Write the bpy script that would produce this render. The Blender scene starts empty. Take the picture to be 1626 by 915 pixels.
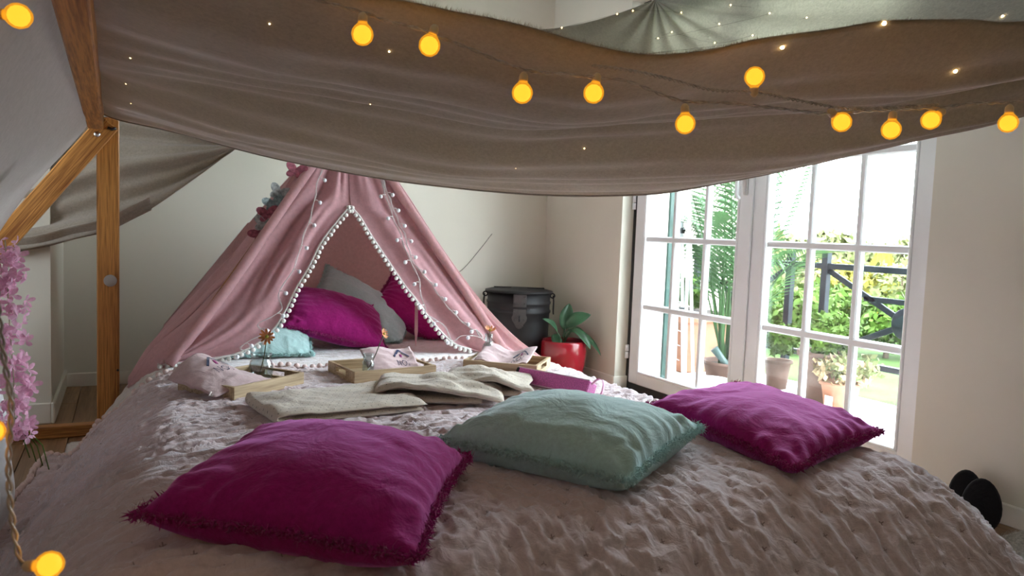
import bpy, math, random
import numpy as np
from mathutils import Vector, Matrix
from mathutils.bvhtree import BVHTree

random.seed(7); rng = np.random.default_rng(7)
scene = bpy.context.scene
COL = scene.collection
PI = math.pi

# ------------------------------------------------------------------ camera
def camera_axes(yaw, pitch, roll):
    y, p, r = (math.radians(a) for a in (yaw, pitch, roll))
    F = Vector((math.sin(y)*math.cos(p), math.cos(y)*math.cos(p), -math.sin(p)))
    R0 = Vector((math.cos(y), -math.sin(y), 0)); U0 = R0.cross(F)
    return math.cos(r)*R0 + math.sin(r)*U0, -math.sin(r)*R0 + math.cos(r)*U0, F
CR, CU, CF = camera_axes(27.317, 4.236, 2.205)
CAM = Vector((0, 0, 0.9))
cd = bpy.data.cameras.new('camera'); cam = bpy.data.objects.new('camera', cd); COL.objects.link(cam)
m = Matrix((CR, CU, -CF)).transposed().to_4x4(); m.translation = CAM; cam.matrix_world = m
cd.sensor_width = 36; cd.lens = 36*1196.4/1626; cd.clip_start = 0.02; cd.clip_end = 200
cd.dof.use_dof = True; cd.dof.focus_distance = 2.1; cd.dof.aperture_fstop = 9.0
scene.camera = cam

# ------------------------------------------------------------------ sky, sun, exposure
w = bpy.data.worlds.new('sky'); scene.world = w; w.use_nodes = True
bg = w.node_tree.nodes['Background']
bg.inputs[0].default_value = (0.80, 0.92, 1.0, 1); bg.inputs[1].default_value = 10.0
def lamp(name, kind, loc, rot, **kw):
    l = bpy.data.lights.new(name, kind)
    for k, v in kw.items():
        if k == 'portal': l.cycles.is_portal = v
        else: setattr(l, k, v)
    o = bpy.data.objects.new(name, l); COL.objects.link(o); o.location = loc; o.rotation_euler = rot; o['kind'] = 'helper'
    return o
# sun stands behind the house, so it lights the garden over the roof and never enters the room
lamp('sun_offscreen', 'SUN', (0, 0, 8), (math.radians(10), math.radians(-38), 0), energy=0.6, angle=0.02, color=(1, .95, .85))
lamp('door_portal', 'AREA', (2.96, 2.69, 1.1), (0, math.radians(90), 0), shape='RECTANGLE', size=2.2, size_y=1.9, portal=True)
lamp('window_left_offscreen', 'AREA', (-2.86, 2.75, 1.3), (0, math.radians(-90), 0), shape='RECTANGLE', size=1.0, size_y=1.1, portal=True)
vs = scene.view_settings
vs.view_transform = 'Standard'; vs.look = 'None'; vs.gamma = 1; vs.use_curve_mapping = False; vs.exposure = 1.4
scene.cycles.max_bounces = 10; scene.cycles.diffuse_bounces = 5; scene.cycles.transparent_max_bounces = 16
scene.cycles.caustics_reflective = False; scene.cycles.caustics_refractive = False

# ------------------------------------------------------------------ materials
MATS = {}
def nodes_of(name):
    m = bpy.data.materials.new(name); m.use_nodes = True; MATS[name] = m
    nt = m.node_tree; return m, nt, nt.nodes['Principled BSDF'], nt.nodes['Material Output']
def N(nt, kind, **inp):
    n = nt.nodes.new(kind)
    for k, v in inp.items():
        if k.startswith('_'): setattr(n, k[1:], v)
        else: n.inputs[k.replace('__', ' ')].default_value = v
    return n
def ramp(nt, fac, c0, c1, p0=0.3, p1=0.7):
    r = nt.nodes.new('ShaderNodeValToRGB'); e = r.color_ramp.elements
    e[0].position = p0; e[1].position = p1; e[0].color = (*c0, 1); e[1].color = (*c1, 1)
    nt.links.new(fac, r.inputs[0]); return r.outputs[0]
def coords(nt, scale=(1, 1, 1), space='Object'):
    tc = nt.nodes.new('ShaderNodeTexCoord'); mp = nt.nodes.new('ShaderNodeMapping')
    mp.inputs['Scale'].default_value = scale; nt.links.new(tc.outputs[space], mp.inputs[0]); return mp.outputs[0]
def add_bump(nt, bsdf, height, strength=.3, dist=.004):
    b = N(nt, 'ShaderNodeBump'); b.inputs['Strength'].default_value = strength; b.inputs['Distance'].default_value = dist
    nt.links.new(height, b.inputs['Height']); nt.links.new(b.outputs[0], bsdf.inputs['Normal']); return b
def plain(name, col, rough=.6, metal=0, var=.12, scale=8, bump=0, bscale=60, spec=.5, stretch=(1, 1, 1)):
    m, nt, b, o = nodes_of(name)
    n = N(nt, 'ShaderNodeTexNoise', Scale=scale, Detail=4.0); nt.links.new(coords(nt, stretch), n.inputs[0])
    c0 = tuple(c*(1-var) for c in col); c1 = tuple(min(1, c*(1+var)) for c in col)
    nt.links.new(ramp(nt, n.outputs[0], c0, c1), b.inputs['Base Color'])
    b.inputs['Roughness'].default_value = rough; b.inputs['Metallic'].default_value = metal; b.inputs['Specular IOR Level'].default_value = spec
    if bump:
        n2 = N(nt, 'ShaderNodeTexNoise', Scale=bscale, Detail=5.0); nt.links.new(coords(nt), n2.inputs[0]); add_bump(nt, b, n2.outputs[0], bump)
    return m
def cloth(name, col, trans=0, weave=900, var=.10, wr=.35, wscale=14, sheen=.3, tint=None, sheen_tint=(1, 1, 1), srough=.5):
    """woven fabric: mottled colour, weave and crease relief, optional light passing through"""
    m, nt, b, o = nodes_of(name)
    co = coords(nt)
    n = N(nt, 'ShaderNodeTexNoise', Scale=weave*.12, Detail=6.0, Roughness=.75); nt.links.new(co, n.inputs[0])
    c0 = tuple(c*(1-var) for c in col); c1 = tuple(min(1, c*(1+var)) for c in col)
    colr = ramp(nt, n.outputs[0], c0, c1, .35, .65)
    nt.links.new(colr, b.inputs['Base Color'])
    b.inputs['Roughness'].default_value = .92; b.inputs['Specular IOR Level'].default_value = .15; b.inputs['Sheen Weight'].default_value = sheen; b.inputs['Sheen Roughness'].default_value = srough; b.inputs['Sheen Tint'].default_value = (*sheen_tint, 1)
    n2 = N(nt, 'ShaderNodeTexNoise', Scale=wscale, Detail=6.0, Roughness=.55, Distortion=.6); nt.links.new(co, n2.inputs[0])
    n3 = N(nt, 'ShaderNodeTexNoise', Scale=weave, Detail=2.0); nt.links.new(co, n3.inputs[0])
    b1 = add_bump(nt, b, n2.outputs[0], wr, .02)
    b2 = N(nt, 'ShaderNodeBump'); b2.inputs['Strength'].default_value = .25; b2.inputs['Distance'].default_value = .001
    nt.links.new(n3.outputs[0], b2.inputs['Height']); nt.links.new(b1.outputs[0], b2.inputs['Normal']); nt.links.new(b2.outputs[0], b.inputs['Normal'])
    if trans:
        t = N(nt, 'ShaderNodeBsdfTranslucent'); mx = N(nt, 'ShaderNodeMixShader', Fac=trans)
        tc = tint or col; n4 = N(nt, 'ShaderNodeTexNoise', Scale=55.0, Detail=8.0, Roughness=.8); nt.links.new(co, n4.inputs[0])
        nt.links.new(ramp(nt, n4.outputs[0], tuple(c*.75 for c in tc), tuple(min(1, c*1.15) for c in tc)), t.inputs[0])
        nt.links.new(b.outputs[0], mx.inputs[1]); nt.links.new(t.outputs[0], mx.inputs[2]); nt.links.new(mx.outputs[0], o.inputs[0])
    return m
def wood(name, dark, light, axis='Z', rough=.5, ring=26, fine=1.0):
    m, nt, b, o = nodes_of(name)
    s = {'X': (.035, 1, 1), 'Y': (1, .035, 1), 'Z': (1, 1, .035)}[axis]
    co = coords(nt, s)
    n0 = N(nt, 'ShaderNodeTexNoise', Scale=ring*3.2*fine, Detail=3.0, Distortion=.25, Roughness=.6); nt.links.new(co, n0.inputs[0])
    n1 = N(nt, 'ShaderNodeTexNoise', Scale=14.0, Detail=2.0, Distortion=.8); nt.links.new(co, n1.inputs[0])
    mx = N(nt, 'ShaderNodeMath', _operation='MULTIPLY_ADD'); nt.links.new(n1.outputs[0], mx.inputs[0]); mx.inputs[1].default_value = .45
    sc = N(nt, 'ShaderNodeMath', _operation='MULTIPLY'); sc.inputs[1].default_value = .65; nt.links.new(n0.outputs[0], sc.inputs[0]); nt.links.new(sc.outputs[0], mx.inputs[2])
    nt.links.new(ramp(nt, mx.outputs[0], light, dark, .44, .68), b.inputs['Base Color'])
    b.inputs['Roughness'].default_value = rough
    add_bump(nt, b, mx.outputs[0], .15, .002)
    return m
def glow(name, col, strength):
    m, nt, b, o = nodes_of(name)
    b.inputs['Base Color'].default_value = (1, .9, .7, 1); b.inputs['Emission Color'].default_value = (*col, 1); b.inputs['Emission Strength'].default_value = strength
    return m

plain('wall_paint', (.70, .665, .58), .85, var=.03, scale=2, bump=.08, bscale=35, spec=.2)
plain('ceiling_paint', (.80, .78, .74), .9, var=.02)
plain('skirting', (.78, .75, .68), .5, var=.03)
plain('door_white', (.74, .75, .77), .35, var=.02)
plain('gasket_black', (.012, .012, .013), .5, var=.2)
plain('plaster_white', (.82, .84, .82), .8, var=.03)
plain('metal_white', (.78, .79, .81), .3, var=.02)
plain('rack_white', (.74, .76, .78), .35, var=.05); plain('chrome', (.7, .7, .72), .2, metal=1, var=.05)
wood('floor_wood', (.17, .085, .038), (.33, .19, .095), 'Y', .38, 30)
wood('pine', (.24, .080, .018), (.66, .30, .08), 'Z', .38, 60)
wood('pine_beam', (.24, .080, .018), (.66, .30, .08), 'Y', .45, 60)
wood('pine_rail', (.24, .080, .018), (.66, .30, .08), 'X', .45, 60)
wood('pine_x', (.24, .080, .018), (.66, .30, .08), 'X', .38, 60); wood('tray_wood', (.30, .20, .11), (.58, .44, .27), 'X', .6, 40)
cloth('canopy_cloth', (.46, .405, .345), trans=.36, var=.16, wr=.2, wscale=9, tint=(.60, .50, .34), sheen=1.0, sheen_tint=(.92, .84, .90), srough=.35)
cloth('left_cloth', (.58, .53, .52), trans=.5, var=.06, wr=.2, wscale=6, tint=(.62, .58, .57), sheen=.6)
cloth('grey_linen', (.50, .48, .44), trans=.45, var=.22, wr=.5, wscale=60, tint=(.58, .55, .47))
cloth('tent_pink', (.68, .40, .43), trans=.5, var=.05, wr=.35, wscale=11, tint=(.85, .66, .65), sheen=1.0, sheen_tint=(1, .80, .88), srough=.4)
cloth('cushion_magenta', (.35, .014, .165), var=.16, wr=.45, wscale=13, sheen=1.0, sheen_tint=(.95, .36, .88), srough=.38)
cloth('cushion_teal', (.46, .68, .67), var=.08, wr=.45, wscale=13, sheen=1.0, sheen_tint=(.85, .97, 1), srough=.38)
cloth('fringe_magenta', (.35, .014, .165), var=.3); cloth('fringe_teal', (.46, .68, .67), var=.15)
cloth('pompom_white', (.82, .80, .77), var=.05); cloth('pompom_pink', (.80, .63, .60), var=.08)
cloth('trim_white', (.80, .77, .74)); cloth('pouch_cloth', (.62, .45, .46), var=.05, wr=.3)
cloth('print_navy', (.015, .02, .08)); cloth('print_plum', (.30, .02, .16))
cloth('white_drape', (.78, .77, .78), trans=.3, var=.04, wr=.3)
cloth('rug_pile', (.55, .53, .50), var=.5); cloth('black_velvet', (.012, .012, .014), sheen=.15)
cloth('ribbon_pink', (.75, .35, .55))

def dotted(name, col, dot, sx, sy, rad, cross=False, trans=0):
    """quilted or dotted fabric: marks laid out on the fabric's own UVs (metres)"""
    m = cloth(name, col, trans=trans, var=.07, wr=.45 if cross else .3, wscale=26 if cross else 18, sheen=1.0 if cross else .25, sheen_tint=(.95, .93, 1), srough=.4)
    nt = m.node_tree; b = nt.nodes['Principled BSDF']
    src = b.inputs['Base Color'].links[0].from_socket
    uv = N(nt, 'ShaderNodeUVMap'); sep = N(nt, 'ShaderNodeSeparateXYZ'); nt.links.new(uv.outputs[0], sep.inputs[0])
    def mth(op, a, bb=None):
        n = N(nt, 'ShaderNodeMath', _operation=op)
        for i, v in enumerate((a, bb)):
            if v is None: continue
            if isinstance(v, (int, float)): n.inputs[i].default_value = v
            else: nt.links.new(v, n.inputs[i])
        return n.outputs[0]
    row = mth('FLOOR', mth('DIVIDE', sep.outputs[1], sy)); odd = mth('MULTIPLY', mth('MODULO', mth('ABSOLUTE', row), 2.0), sx*.5)
    lx = mth('SUBTRACT', mth('MODULO', mth('ADD', mth('ADD', sep.outputs[0], 50*sx), odd), sx), sx*.5)
    ly = mth('SUBTRACT', mth('SUBTRACT', sep.outputs[1], mth('MULTIPLY', row, sy)), sy*.5)
    ax, ay = mth('ABSOLUTE', lx), mth('ABSOLUTE', ly)
    if cross:
        near = mth('LESS_THAN', mth('MAXIMUM', ax, ay), rad); thin = mth('LESS_THAN', mth('MINIMUM', ax, ay), rad*.2); fac = mth('MULTIPLY', near, thin)
    else:
        fac = mth('LESS_THAN', mth('SQRT', mth('ADD', mth('MULTIPLY', ax, ax), mth('MULTIPLY', ay, ay))), rad)
    mx = N(nt, 'ShaderNodeMixRGB'); nt.links.new(fac, mx.inputs[0]); nt.links.new(src, mx.inputs[1]); mx.inputs[2].default_value = (*dot, 1)
    nt.links.new(mx.outputs[0], b.inputs['Base Color']); return m
dotted('quilt_pink', (.68, .55, .55), (.34, .25, .24), .076, .052, .0048, cross=True)
dotted('quilt_cream', (.72, .66, .61), (.5, .43, .38), .076, .052, .006, cross=True)
dotted('fleece', (.62, .54, .45), (.06, .05, .045), .022, .017, .0016)

def glass(name, tint=(1, 1, 1), refl=.07, rough=0):
    m, nt, b, o = nodes_of(name); nt.nodes.remove(b)
    t = N(nt, 'ShaderNodeBsdfTransparent'); t.inputs[0].default_value = (*tint, 1)
    g = N(nt, 'ShaderNodeBsdfGlossy', Roughness=rough); lw = N(nt, 'ShaderNodeLayerWeight', Blend=.5); pw_ = N(nt, 'ShaderNodeMath', _operation='POWER'); pw_.inputs[1].default_value = 4.5; nt.links.new(lw.outputs['Facing'], pw_.inputs[0])
    fr = N(nt, 'ShaderNodeMath', _operation='MULTIPLY_ADD'); fr.inputs[1].default_value = .6; fr.inputs[2].default_value = refl*.5; nt.links.new(pw_.outputs[0], fr.inputs[0])
    mx = N(nt, 'ShaderNodeMixShader'); nt.links.new(fr.outputs[0], mx.inputs[0]); nt.links.new(t.outputs[0], mx.inputs[1]); nt.links.new(g.outputs[0], mx.inputs[2])
    nt.links.new(mx.outputs[0], o.inputs[0]); return m
def bulb_material(name, col, strength, clear):
    m, nt, b, o = nodes_of(name); nt.nodes.remove(b)
    t = N(nt, 'ShaderNodeBsdfTransparent'); t.inputs[0].default_value = (1, .8, .45, 1); e = N(nt, 'ShaderNodeEmission', Strength=strength); e.inputs[0].default_value = (*col, 1)
    n = N(nt, 'ShaderNodeTexNoise', Scale=30.0); nt.links.new(coords(nt), n.inputs[0]); nt.links.new(ramp(nt, n.outputs[0], tuple(c*.9 for c in col), col), e.inputs[0])
    mx = N(nt, 'ShaderNodeMixShader', Fac=clear); nt.links.new(e.outputs[0], mx.inputs[1]); nt.links.new(t.outputs[0], mx.inputs[2]); nt.links.new(mx.outputs[0], o.inputs[0]); return m
glass('pane_glass', (.985, .995, .99)); glass('jar_glass', (.86, .90, .90), .22)
bulb_material('bulb_glow', (1.0, .42, .025), .42, .50); glow('bulb_core', (1.0, .55, .06), .7); glow('led_glow', (1.0, .72, .35), 6.0)
plain('bulb_neck', (.75, .55, .30), .3, var=.1); plain('bulb_off', (.85, .87, .92), .3, var=.02)
plain('wire_clear', (.45, .40, .34), .25, var=.3, scale=80); plain('wire_white', (.80, .78, .76), .4); plain('wire_dark', (.10, .08, .06), .4)
plain('bin_metal', (.018, .016, .017), .50, spec=.25, metal=0, var=.4, scale=5); plain('bin_plate', (.032, .026, .025), .45, metal=0, var=.35, scale=20)
plain('pot_red', (.26, .010, .018), .16, var=.15, scale=5); plain('soil', (.035, .022, .014), .95, var=.5, scale=60, bump=.6)
plain('leaf_dark', (.028, .080, .035), .4, var=.35, scale=12); plain('leaf_palm', (.050, .105, .040), .45, var=.35, scale=6, spec=.06)
plain('leaf_garden', (.060, .105, .020), .6, var=.45, scale=5, spec=.06); plain('leaf_yellow', (.20, .18, .035), .6, var=.35, scale=4, spec=.06); plain('leaf_pale', (.13, .14, .06), .6, var=.4, scale=4, spec=.06)
plain('leaf_grey', (.12, .15, .10), .6, var=.4, scale=6, spec=.06); plain('leaf_dry', (.32, .23, .13), .7, var=.3, spec=.06); plain('bark', (.12, .08, .05), .9, var=.4)
plain('lawn_grass', (.060, .110, .030), .9, var=.35, scale=3, bump=.4, bscale=30, spec=.06)
plain('tile_white', (.80, .79, .76), .6, var=.04); plain('grout', (.45, .44, .42), .9)
plain('iron_dark', (.025, .030, .035), .45, metal=.4, var=.3, spec=.06); plain('shutter_green', (.03, .065, .055), .5, var=.2)
plain('terracotta', (.34, .155, .10), .8, var=.15, spec=.06); plain('pot_brown', (.14, .085, .07), .7, var=.2, spec=.06); plain('pink_render', (.70, .57, .53), .9, var=.04, spec=.06)
plain('can_green', (.03, .06, .055), .4); plain('stem_pale', (.45, .42, .30), .7); cloth('petal_pink', (.96, .50, .68), trans=.45, var=.2, wr=.1, tint=(.98, .60, .76)); plain('petal_orange', (.75, .30, .11), .6, var=.3, scale=60)
plain('flower_eye', (.30, .30, .04), .7); plain('stem_green', (.06, .08, .03), .6); plain('disc_grey', (.52, .50, .48), .5)
plain('felt_grey', (.40, .42, .43), .9, var=.5, scale=70); plain('felt_pink', (.40, .12, .17), .9, var=.5, scale=70); plain('felt_teal', (.30, .38, .40), .9, var=.5, scale=70)
plain('glitter_pink', (.76, .16, .50), .30, var=.45, scale=380, bump=.5, bscale=500); plain('glitter_edge', (.85, .62, .75), .4)
plain('case_black', (.012, .012, .014), .35); plain('case_white', (.70, .68, .64), .5); plain('water', (.8, .85, .85), .1)

# ------------------------------------------------------------------ mesh helpers
def vnoise(x, y, seed=0):
    x = np.asarray(x, float); y = np.asarray(y, float)
    xi = np.floor(x).astype(np.int64); yi = np.floor(y).astype(np.int64); fx = x-xi; fy = y-yi
    fx = fx*fx*(3-2*fx); fy = fy*fy*(3-2*fy)
    def h(a, b):
        n = (a*374761393 + b*668265263 + seed*974711) & 0x7fffffff
        n = ((n ^ (n >> 13))*1274126177) & 0x7fffffff
        return ((n ^ (n >> 16)) & 0xffff)/32767.5-1
    return (h(xi, yi)*(1-fx)+h(xi+1, yi)*fx)*(1-fy)+(h(xi, yi+1)*(1-fx)+h(xi+1, yi+1)*fx)*fy
def sstep(a, b, x):
    t = np.clip((np.asarray(x, float)-a)/(b-a), 0, 1); return t*t*(3-2*t)
class MB:
    def __init__(s): s.v = []; s.f = []; s.uv = None
    def add(s, vs, fs):
        k = len(s.v); s.v += [tuple(map(float, p)) for p in vs]; s.f += [tuple(i+k for i in f) for f in fs]; return s
    def box(s, c, size, ex=(1, 0, 0), ey=(0, 1, 0), ez=(0, 0, 1), bev=0):
        c, ex, ey, ez = map(Vector, (c, ex, ey, ez)); h = [d/2 for d in size]
        if bev <= 0:
            P = [c+ex*(h[0]*a)+ey*(h[1]*b)+ez*(h[2]*d) for a in (-1, 1) for b in (-1, 1) for d in (-1, 1)]
            return s.add(P, [(0, 1, 3, 2), (4, 6, 7, 5), (0, 4, 5, 1), (2, 3, 7, 6), (0, 2, 6, 4), (1, 5, 7, 3)])
        # chamfered box: 24 vertices
        idx = {}; P = []
        for a in (-1, 1):
            for b in (-1, 1):
                for d in (-1, 1):
                    for k in range(3):
                        q = [h[0]*a, h[1]*b, h[2]*d]
                        for j in range(3):
                            if j != k: q[j] -= (a, b, d)[j]*bev
                        idx[(a, b, d, k)] = len(P); P.append(c+ex*q[0]+ey*q[1]+ez*q[2])
        F = []
        def g(k, sgn, i, j):
            t = [0, 0, 0]; t[k] = sgn; o = [x for x in range(3) if x != k]; t[o[0]] = i; t[o[1]] = j; return tuple(t)
        for k in range(3):
            for sg in (-1, 1):
                q = [idx[(*g(k, sg, i, j), k)] for i, j in ((-1, -1), (1, -1), (1, 1), (-1, 1))]
                F.append(tuple(q if (sg > 0) != (k == 1) else q[::-1]))
        for k in range(3):
            o = [x for x in range(3) if x != k]
            for i in (-1, 1):
                for j in (-1, 1):
                    A, B = g(k, -1, i, j), g(k, 1, i, j)
                    F.append((idx[(*A, o[0])], idx[(*B, o[0])], idx[(*B, o[1])], idx[(*A, o[1])]))
        for a in (-1, 1):
            for b in (-1, 1):
                for d in (-1, 1): F.append(tuple(idx[(a, b, d, k)] for k in range(3)))
        return s.add(P, F)
    def tube(s, pts, r, n=8, cap=True):
        pts = [Vector(p) for p in pts]; rs = r if isinstance(r, (list, tuple)) else [r]*len(pts)
        k0 = len(s.v); up = None; V = []; F = []
        for i, p in enumerate(pts):
            t = (pts[min(i+1, len(pts)-1)]-pts[max(i-1, 0)]).normalized()
            if up is None: up = t.orthogonal().normalized()
            up = (up - t*up.dot(t)); up = up.normalized() if up.length > 1e-6 else t.orthogonal().normalized()
            sd = t.cross(up)
            V += [p+(up*math.cos(2*PI*j/n)+sd*math.sin(2*PI*j/n))*rs[i] for j in range(n)]
        for i in range(len(pts)-1):
            for j in range(n): F.append((i*n+j, i*n+(j+1) % n, (i+1)*n+(j+1) % n, (i+1)*n+j))
        if cap: F += [tuple(range(n))[::-1], tuple(range((len(pts)-1)*n, len(pts)*n))]
        return s.add(V, F)
    def lathe(s, prof, c=(0, 0, 0), n=24, ax=(0, 0, 1), cap=True):
        c = Vector(c); az = Vector(ax).normalized(); a = az.orthogonal().normalized(); b = az.cross(a); V = []; F = []
        for (r, z) in prof: V += [c+az*z+(a*math.cos(2*PI*j/n)+b*math.sin(2*PI*j/n))*r for j in range(n)]
        for i in range(len(prof)-1):
            for j in range(n): F.append((i*n+j, i*n+(j+1) % n, (i+1)*n+(j+1) % n, (i+1)*n+j))
        if cap:
            if prof[0][0] > 1e-5: F.append(tuple(range(n))[::-1])
            if prof[-1][0] > 1e-5: F.append(tuple(range((len(prof)-1)*n, len(prof)*n)))
        return s.add(V, F)
    def ball(s, c, r, n=12, k=7, sc=(1, 1, 1)):
        V = []; F = []
        for i in range(k+1):
            t = PI*i/k
            for j in range(n): V.append((c[0]+r*sc[0]*math.sin(t)*math.cos(2*PI*j/n), c[1]+r*sc[1]*math.sin(t)*math.sin(2*PI*j/n), c[2]+r*sc[2]*math.cos(t)))
        for i in range(k):
            for j in range(n): F.append((i*n+j, (i+1)*n+j, (i+1)*n+(j+1) % n, i*n+(j+1) % n))
        return s.add(V, F)
    def grid(s, P, close_u=False):
        P = np.asarray(P); nu, nv = P.shape[:2]
        F = [(i*nv+j, (i+1)*nv+j, (i+1)*nv+j+1, i*nv+j+1) for i in range(nu-1) for j in range(nv-1)]
        return s.add(P.reshape(-1, 3), F)
    def mesh(s, name, smooth=True):
        me = bpy.data.meshes.new(name); me.from_pydata(s.v, [], s.f); me.validate(); me.update()
        if smooth: me.polygons.foreach_set('use_smooth', [True]*len(me.polygons))
        if s.uv is not None and len(s.uv) == len(me.vertices):
            ul = me.uv_layers.new(name='UVMap'); li = np.empty(len(me.loops), int); me.loops.foreach_get('vertex_index', li)
            ul.data.foreach_set('uv', np.asarray(s.uv, np.float32)[li].ravel())
        return me
    def build(s, name, mat, parent=None, smooth=True):
        return link(name, s.mesh(name, smooth), mat, parent)
def link(name, me, mat, parent=None, loc=None):
    if mat and not me.materials: me.materials.append(MATS[mat])
    o = bpy.data.objects.new(name, me); COL.objects.link(o)
    if parent: o.parent = parent
    if loc is not None: o.location = loc
    return o
def tag(o, label, cat, group=None):
    o['label'] = label; o['category'] = cat
    if group: o['group'] = group
    return o
def thing(name, label, cat, loc=(0, 0, 0), rz=0, group=None):
    o = bpy.data.objects.new(name, None); COL.objects.link(o); o.location = loc; o.rotation_euler = (0, 0, rz); o.empty_display_size = .05
    return tag(o, label, cat, group)
def struct(o): o['kind'] = 'structure'; return o
def stuff(o): o['kind'] = 'stuff'; return o
def solid(o, t, off=-1):
    md = o.modifiers.new('thickness', 'SOLIDIFY'); md.thickness = t; md.offset = off; return o
def resample(pts, n):
    """smooth curve through the points, n samples spaced evenly along it"""
    P = np.asarray(pts, float)
    if len(P) > 2:
        Q = np.vstack([2*P[0]-P[1], P, 2*P[-1]-P[-2]]); out = []
        for i in range(1, len(Q)-2):
            t = np.linspace(0, 1, 12, endpoint=False)[:, None]; a, b, c, d = Q[i-1], Q[i], Q[i+1], Q[i+2]
            out.append(.5*((2*b)+(c-a)*t+(2*a-5*b+4*c-d)*t*t+(3*b-a-3*c+d)*t**3))
        P = np.vstack(out+[P[-1:]])
    s = np.r_[0, np.cumsum(np.linalg.norm(np.diff(P, axis=0), axis=1))]; q = np.linspace(0, s[-1], n)
    return np.stack([np.interp(q, s, P[:, k]) for k in range(3)], 1)
def path_len(pts): P = np.asarray(pts); return float(np.linalg.norm(np.diff(P, axis=0), axis=1).sum())
def normals(P):
    du = np.gradient(P, axis=0); dv = np.gradient(P, axis=1); n = np.cross(du, dv)
    return n/np.maximum(np.linalg.norm(n, axis=2, keepdims=True), 1e-9)
def ruled(A, B, nu=60, nv=30, disp=None):
    A = resample(A, nu); B = resample(B, nu); v = np.linspace(0, 1, nv)[None, :, None]
    P = A[:, None]*(1-v)+B[:, None]*v
    if disp is not None:
        U, V = np.meshgrid(np.linspace(0, 1, nu), np.linspace(0, 1, nv), indexing='ij'); P = P+normals(P)*disp(U, V)[..., None]
    return P
def sample_normal(a): return a/np.linalg.norm(a)

# ================================================================== the room
XW, YB, XL, YF, ZC = 2.59, 4.537, -2.6, -1.7, 2.6      # window wall, back wall, left wall, wall behind, ceiling
Y0, Y1, ZD = 1.743, 3.647, 2.25                        # door opening
floor = struct(MB().box((0, 1.4, -.03), (5.8, 6.6, .04)).build('floor', 'floor_wood', None, False))
pw, pl = .14, 1.3
planks = [MB().box((0, 0, 0), (pw-.003, L, .012), bev=.0015).mesh('plank', False) for L in (pl-.003,)]
for i in range(37):
    off = (i*0.47) % 1.0*pl
    for k in range(6):
        y0 = YF-off+k*pl; c = y0+pl/2
        if c-pl/2 > YB: continue
        o = link('plank', planks[0], 'floor_wood', floor, (XL+.09+i*pw, c, -.006))
        lo, hi = max(y0, YF), min(y0+pl, YB)
        if hi-lo < pl-.01:
            o.location.y = (lo+hi)/2; o.scale.y = max(.02, (hi-lo)/pl)
struct(MB().box((0, 1.4, ZC+.05), (5.9, 6.9, .1)).build('ceiling', 'ceiling_paint', None, False))
struct(MB().box((0, YB+.1, 1.3), (5.8, .2, 2.6)).build('wall_back', 'wall_paint', None, False))
struct(MB().box((0, YF-.1, 1.3), (5.8, .2, 2.6)).build('wall_front', 'wall_paint', None, False))
mb = MB()
TH = .34
mb.box((XW+TH/2, (Y1+YB+.2)/2, 1.3), (TH, YB+.2-Y1, 2.6)); mb.box((XW+TH/2, (YF+Y0)/2, 1.3), (TH, Y0-YF, 2.6)); mb.box((XW+TH/2, (Y0+Y1)/2, (ZD+2.6)/2), (TH, Y1-Y0, 2.6-ZD))
struct(mb.build('wall_right', 'wall_paint', None, False))
mb = MB(); wy0, wy1, wz0, wz1 = 2.2, 3.3, .8, 1.8
mb.box((XL-.12, (YF+wy0)/2, 1.3), (.24, wy0-YF, 2.6)); mb.box((XL-.12, (wy1+YB)/2, 1.3), (.24, YB-wy1, 2.6))
mb.box((XL-.12, (wy0+wy1)/2, wz0/2), (.24, wy1-wy0, wz0)); mb.box((XL-.12, (wy0+wy1)/2, (wz1+2.6)/2), (.24, wy1-wy0, 2.6-wz1))
struct(mb.build('wall_left', 'wall_paint', None, False))
win = bpy.data.objects.new('window_1', None); COL.objects.link(win); win['kind'] = 'structure'; win['label'] = 'plain white framed window in the left wall'
mb = MB()
for y in (wy0+.03, (wy0+wy1)/2, wy1-.03): mb.box((XL-.12, y, 1.3), (.06, .06, 1.0))
for z in (wz0+.03, wz1-.03): mb.box((XL-.12, 2.75, z), (.06, 1.1, .06))
mb.build('window_frame', 'door_white', win, False)
# pier beside the wooden frame, its lit side turned to the room
mb = MB().box((-1.44, 4.15, 1.3), (2.32, .79, 2.6)); struct(mb.build('wall_pier', 'wall_paint', None, False))
BBH, BBT = .0715, .014
def baseboard(name, segs):
    mb = MB()
    for c, s in segs: mb.box(c, s, bev=.004)
    struct(mb.build(name, 'skirting', None, False))
baseboard('baseboard_back', [((1.15, YB-BBT/2, BBH/2), (2.85, BBT, BBH))])
baseboard('baseboard_right', [((XW-BBT/2, (Y1+YB)/2, BBH/2), (BBT, YB-Y1+.028, BBH)), ((XW+.05, Y1-BBT/2, BBH/2), (.13, BBT, BBH)), ((XW-BBT/2, (YF+Y0)/2, BBH/2), (BBT, Y0-YF, BBH))])
baseboard('baseboard_left', [((-1.44, 3.755-BBT/2, .045), (2.32, BBT, .09)), ((-.28+BBT/2, 4.14, .045), (BBT, .80, .09))])

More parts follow.
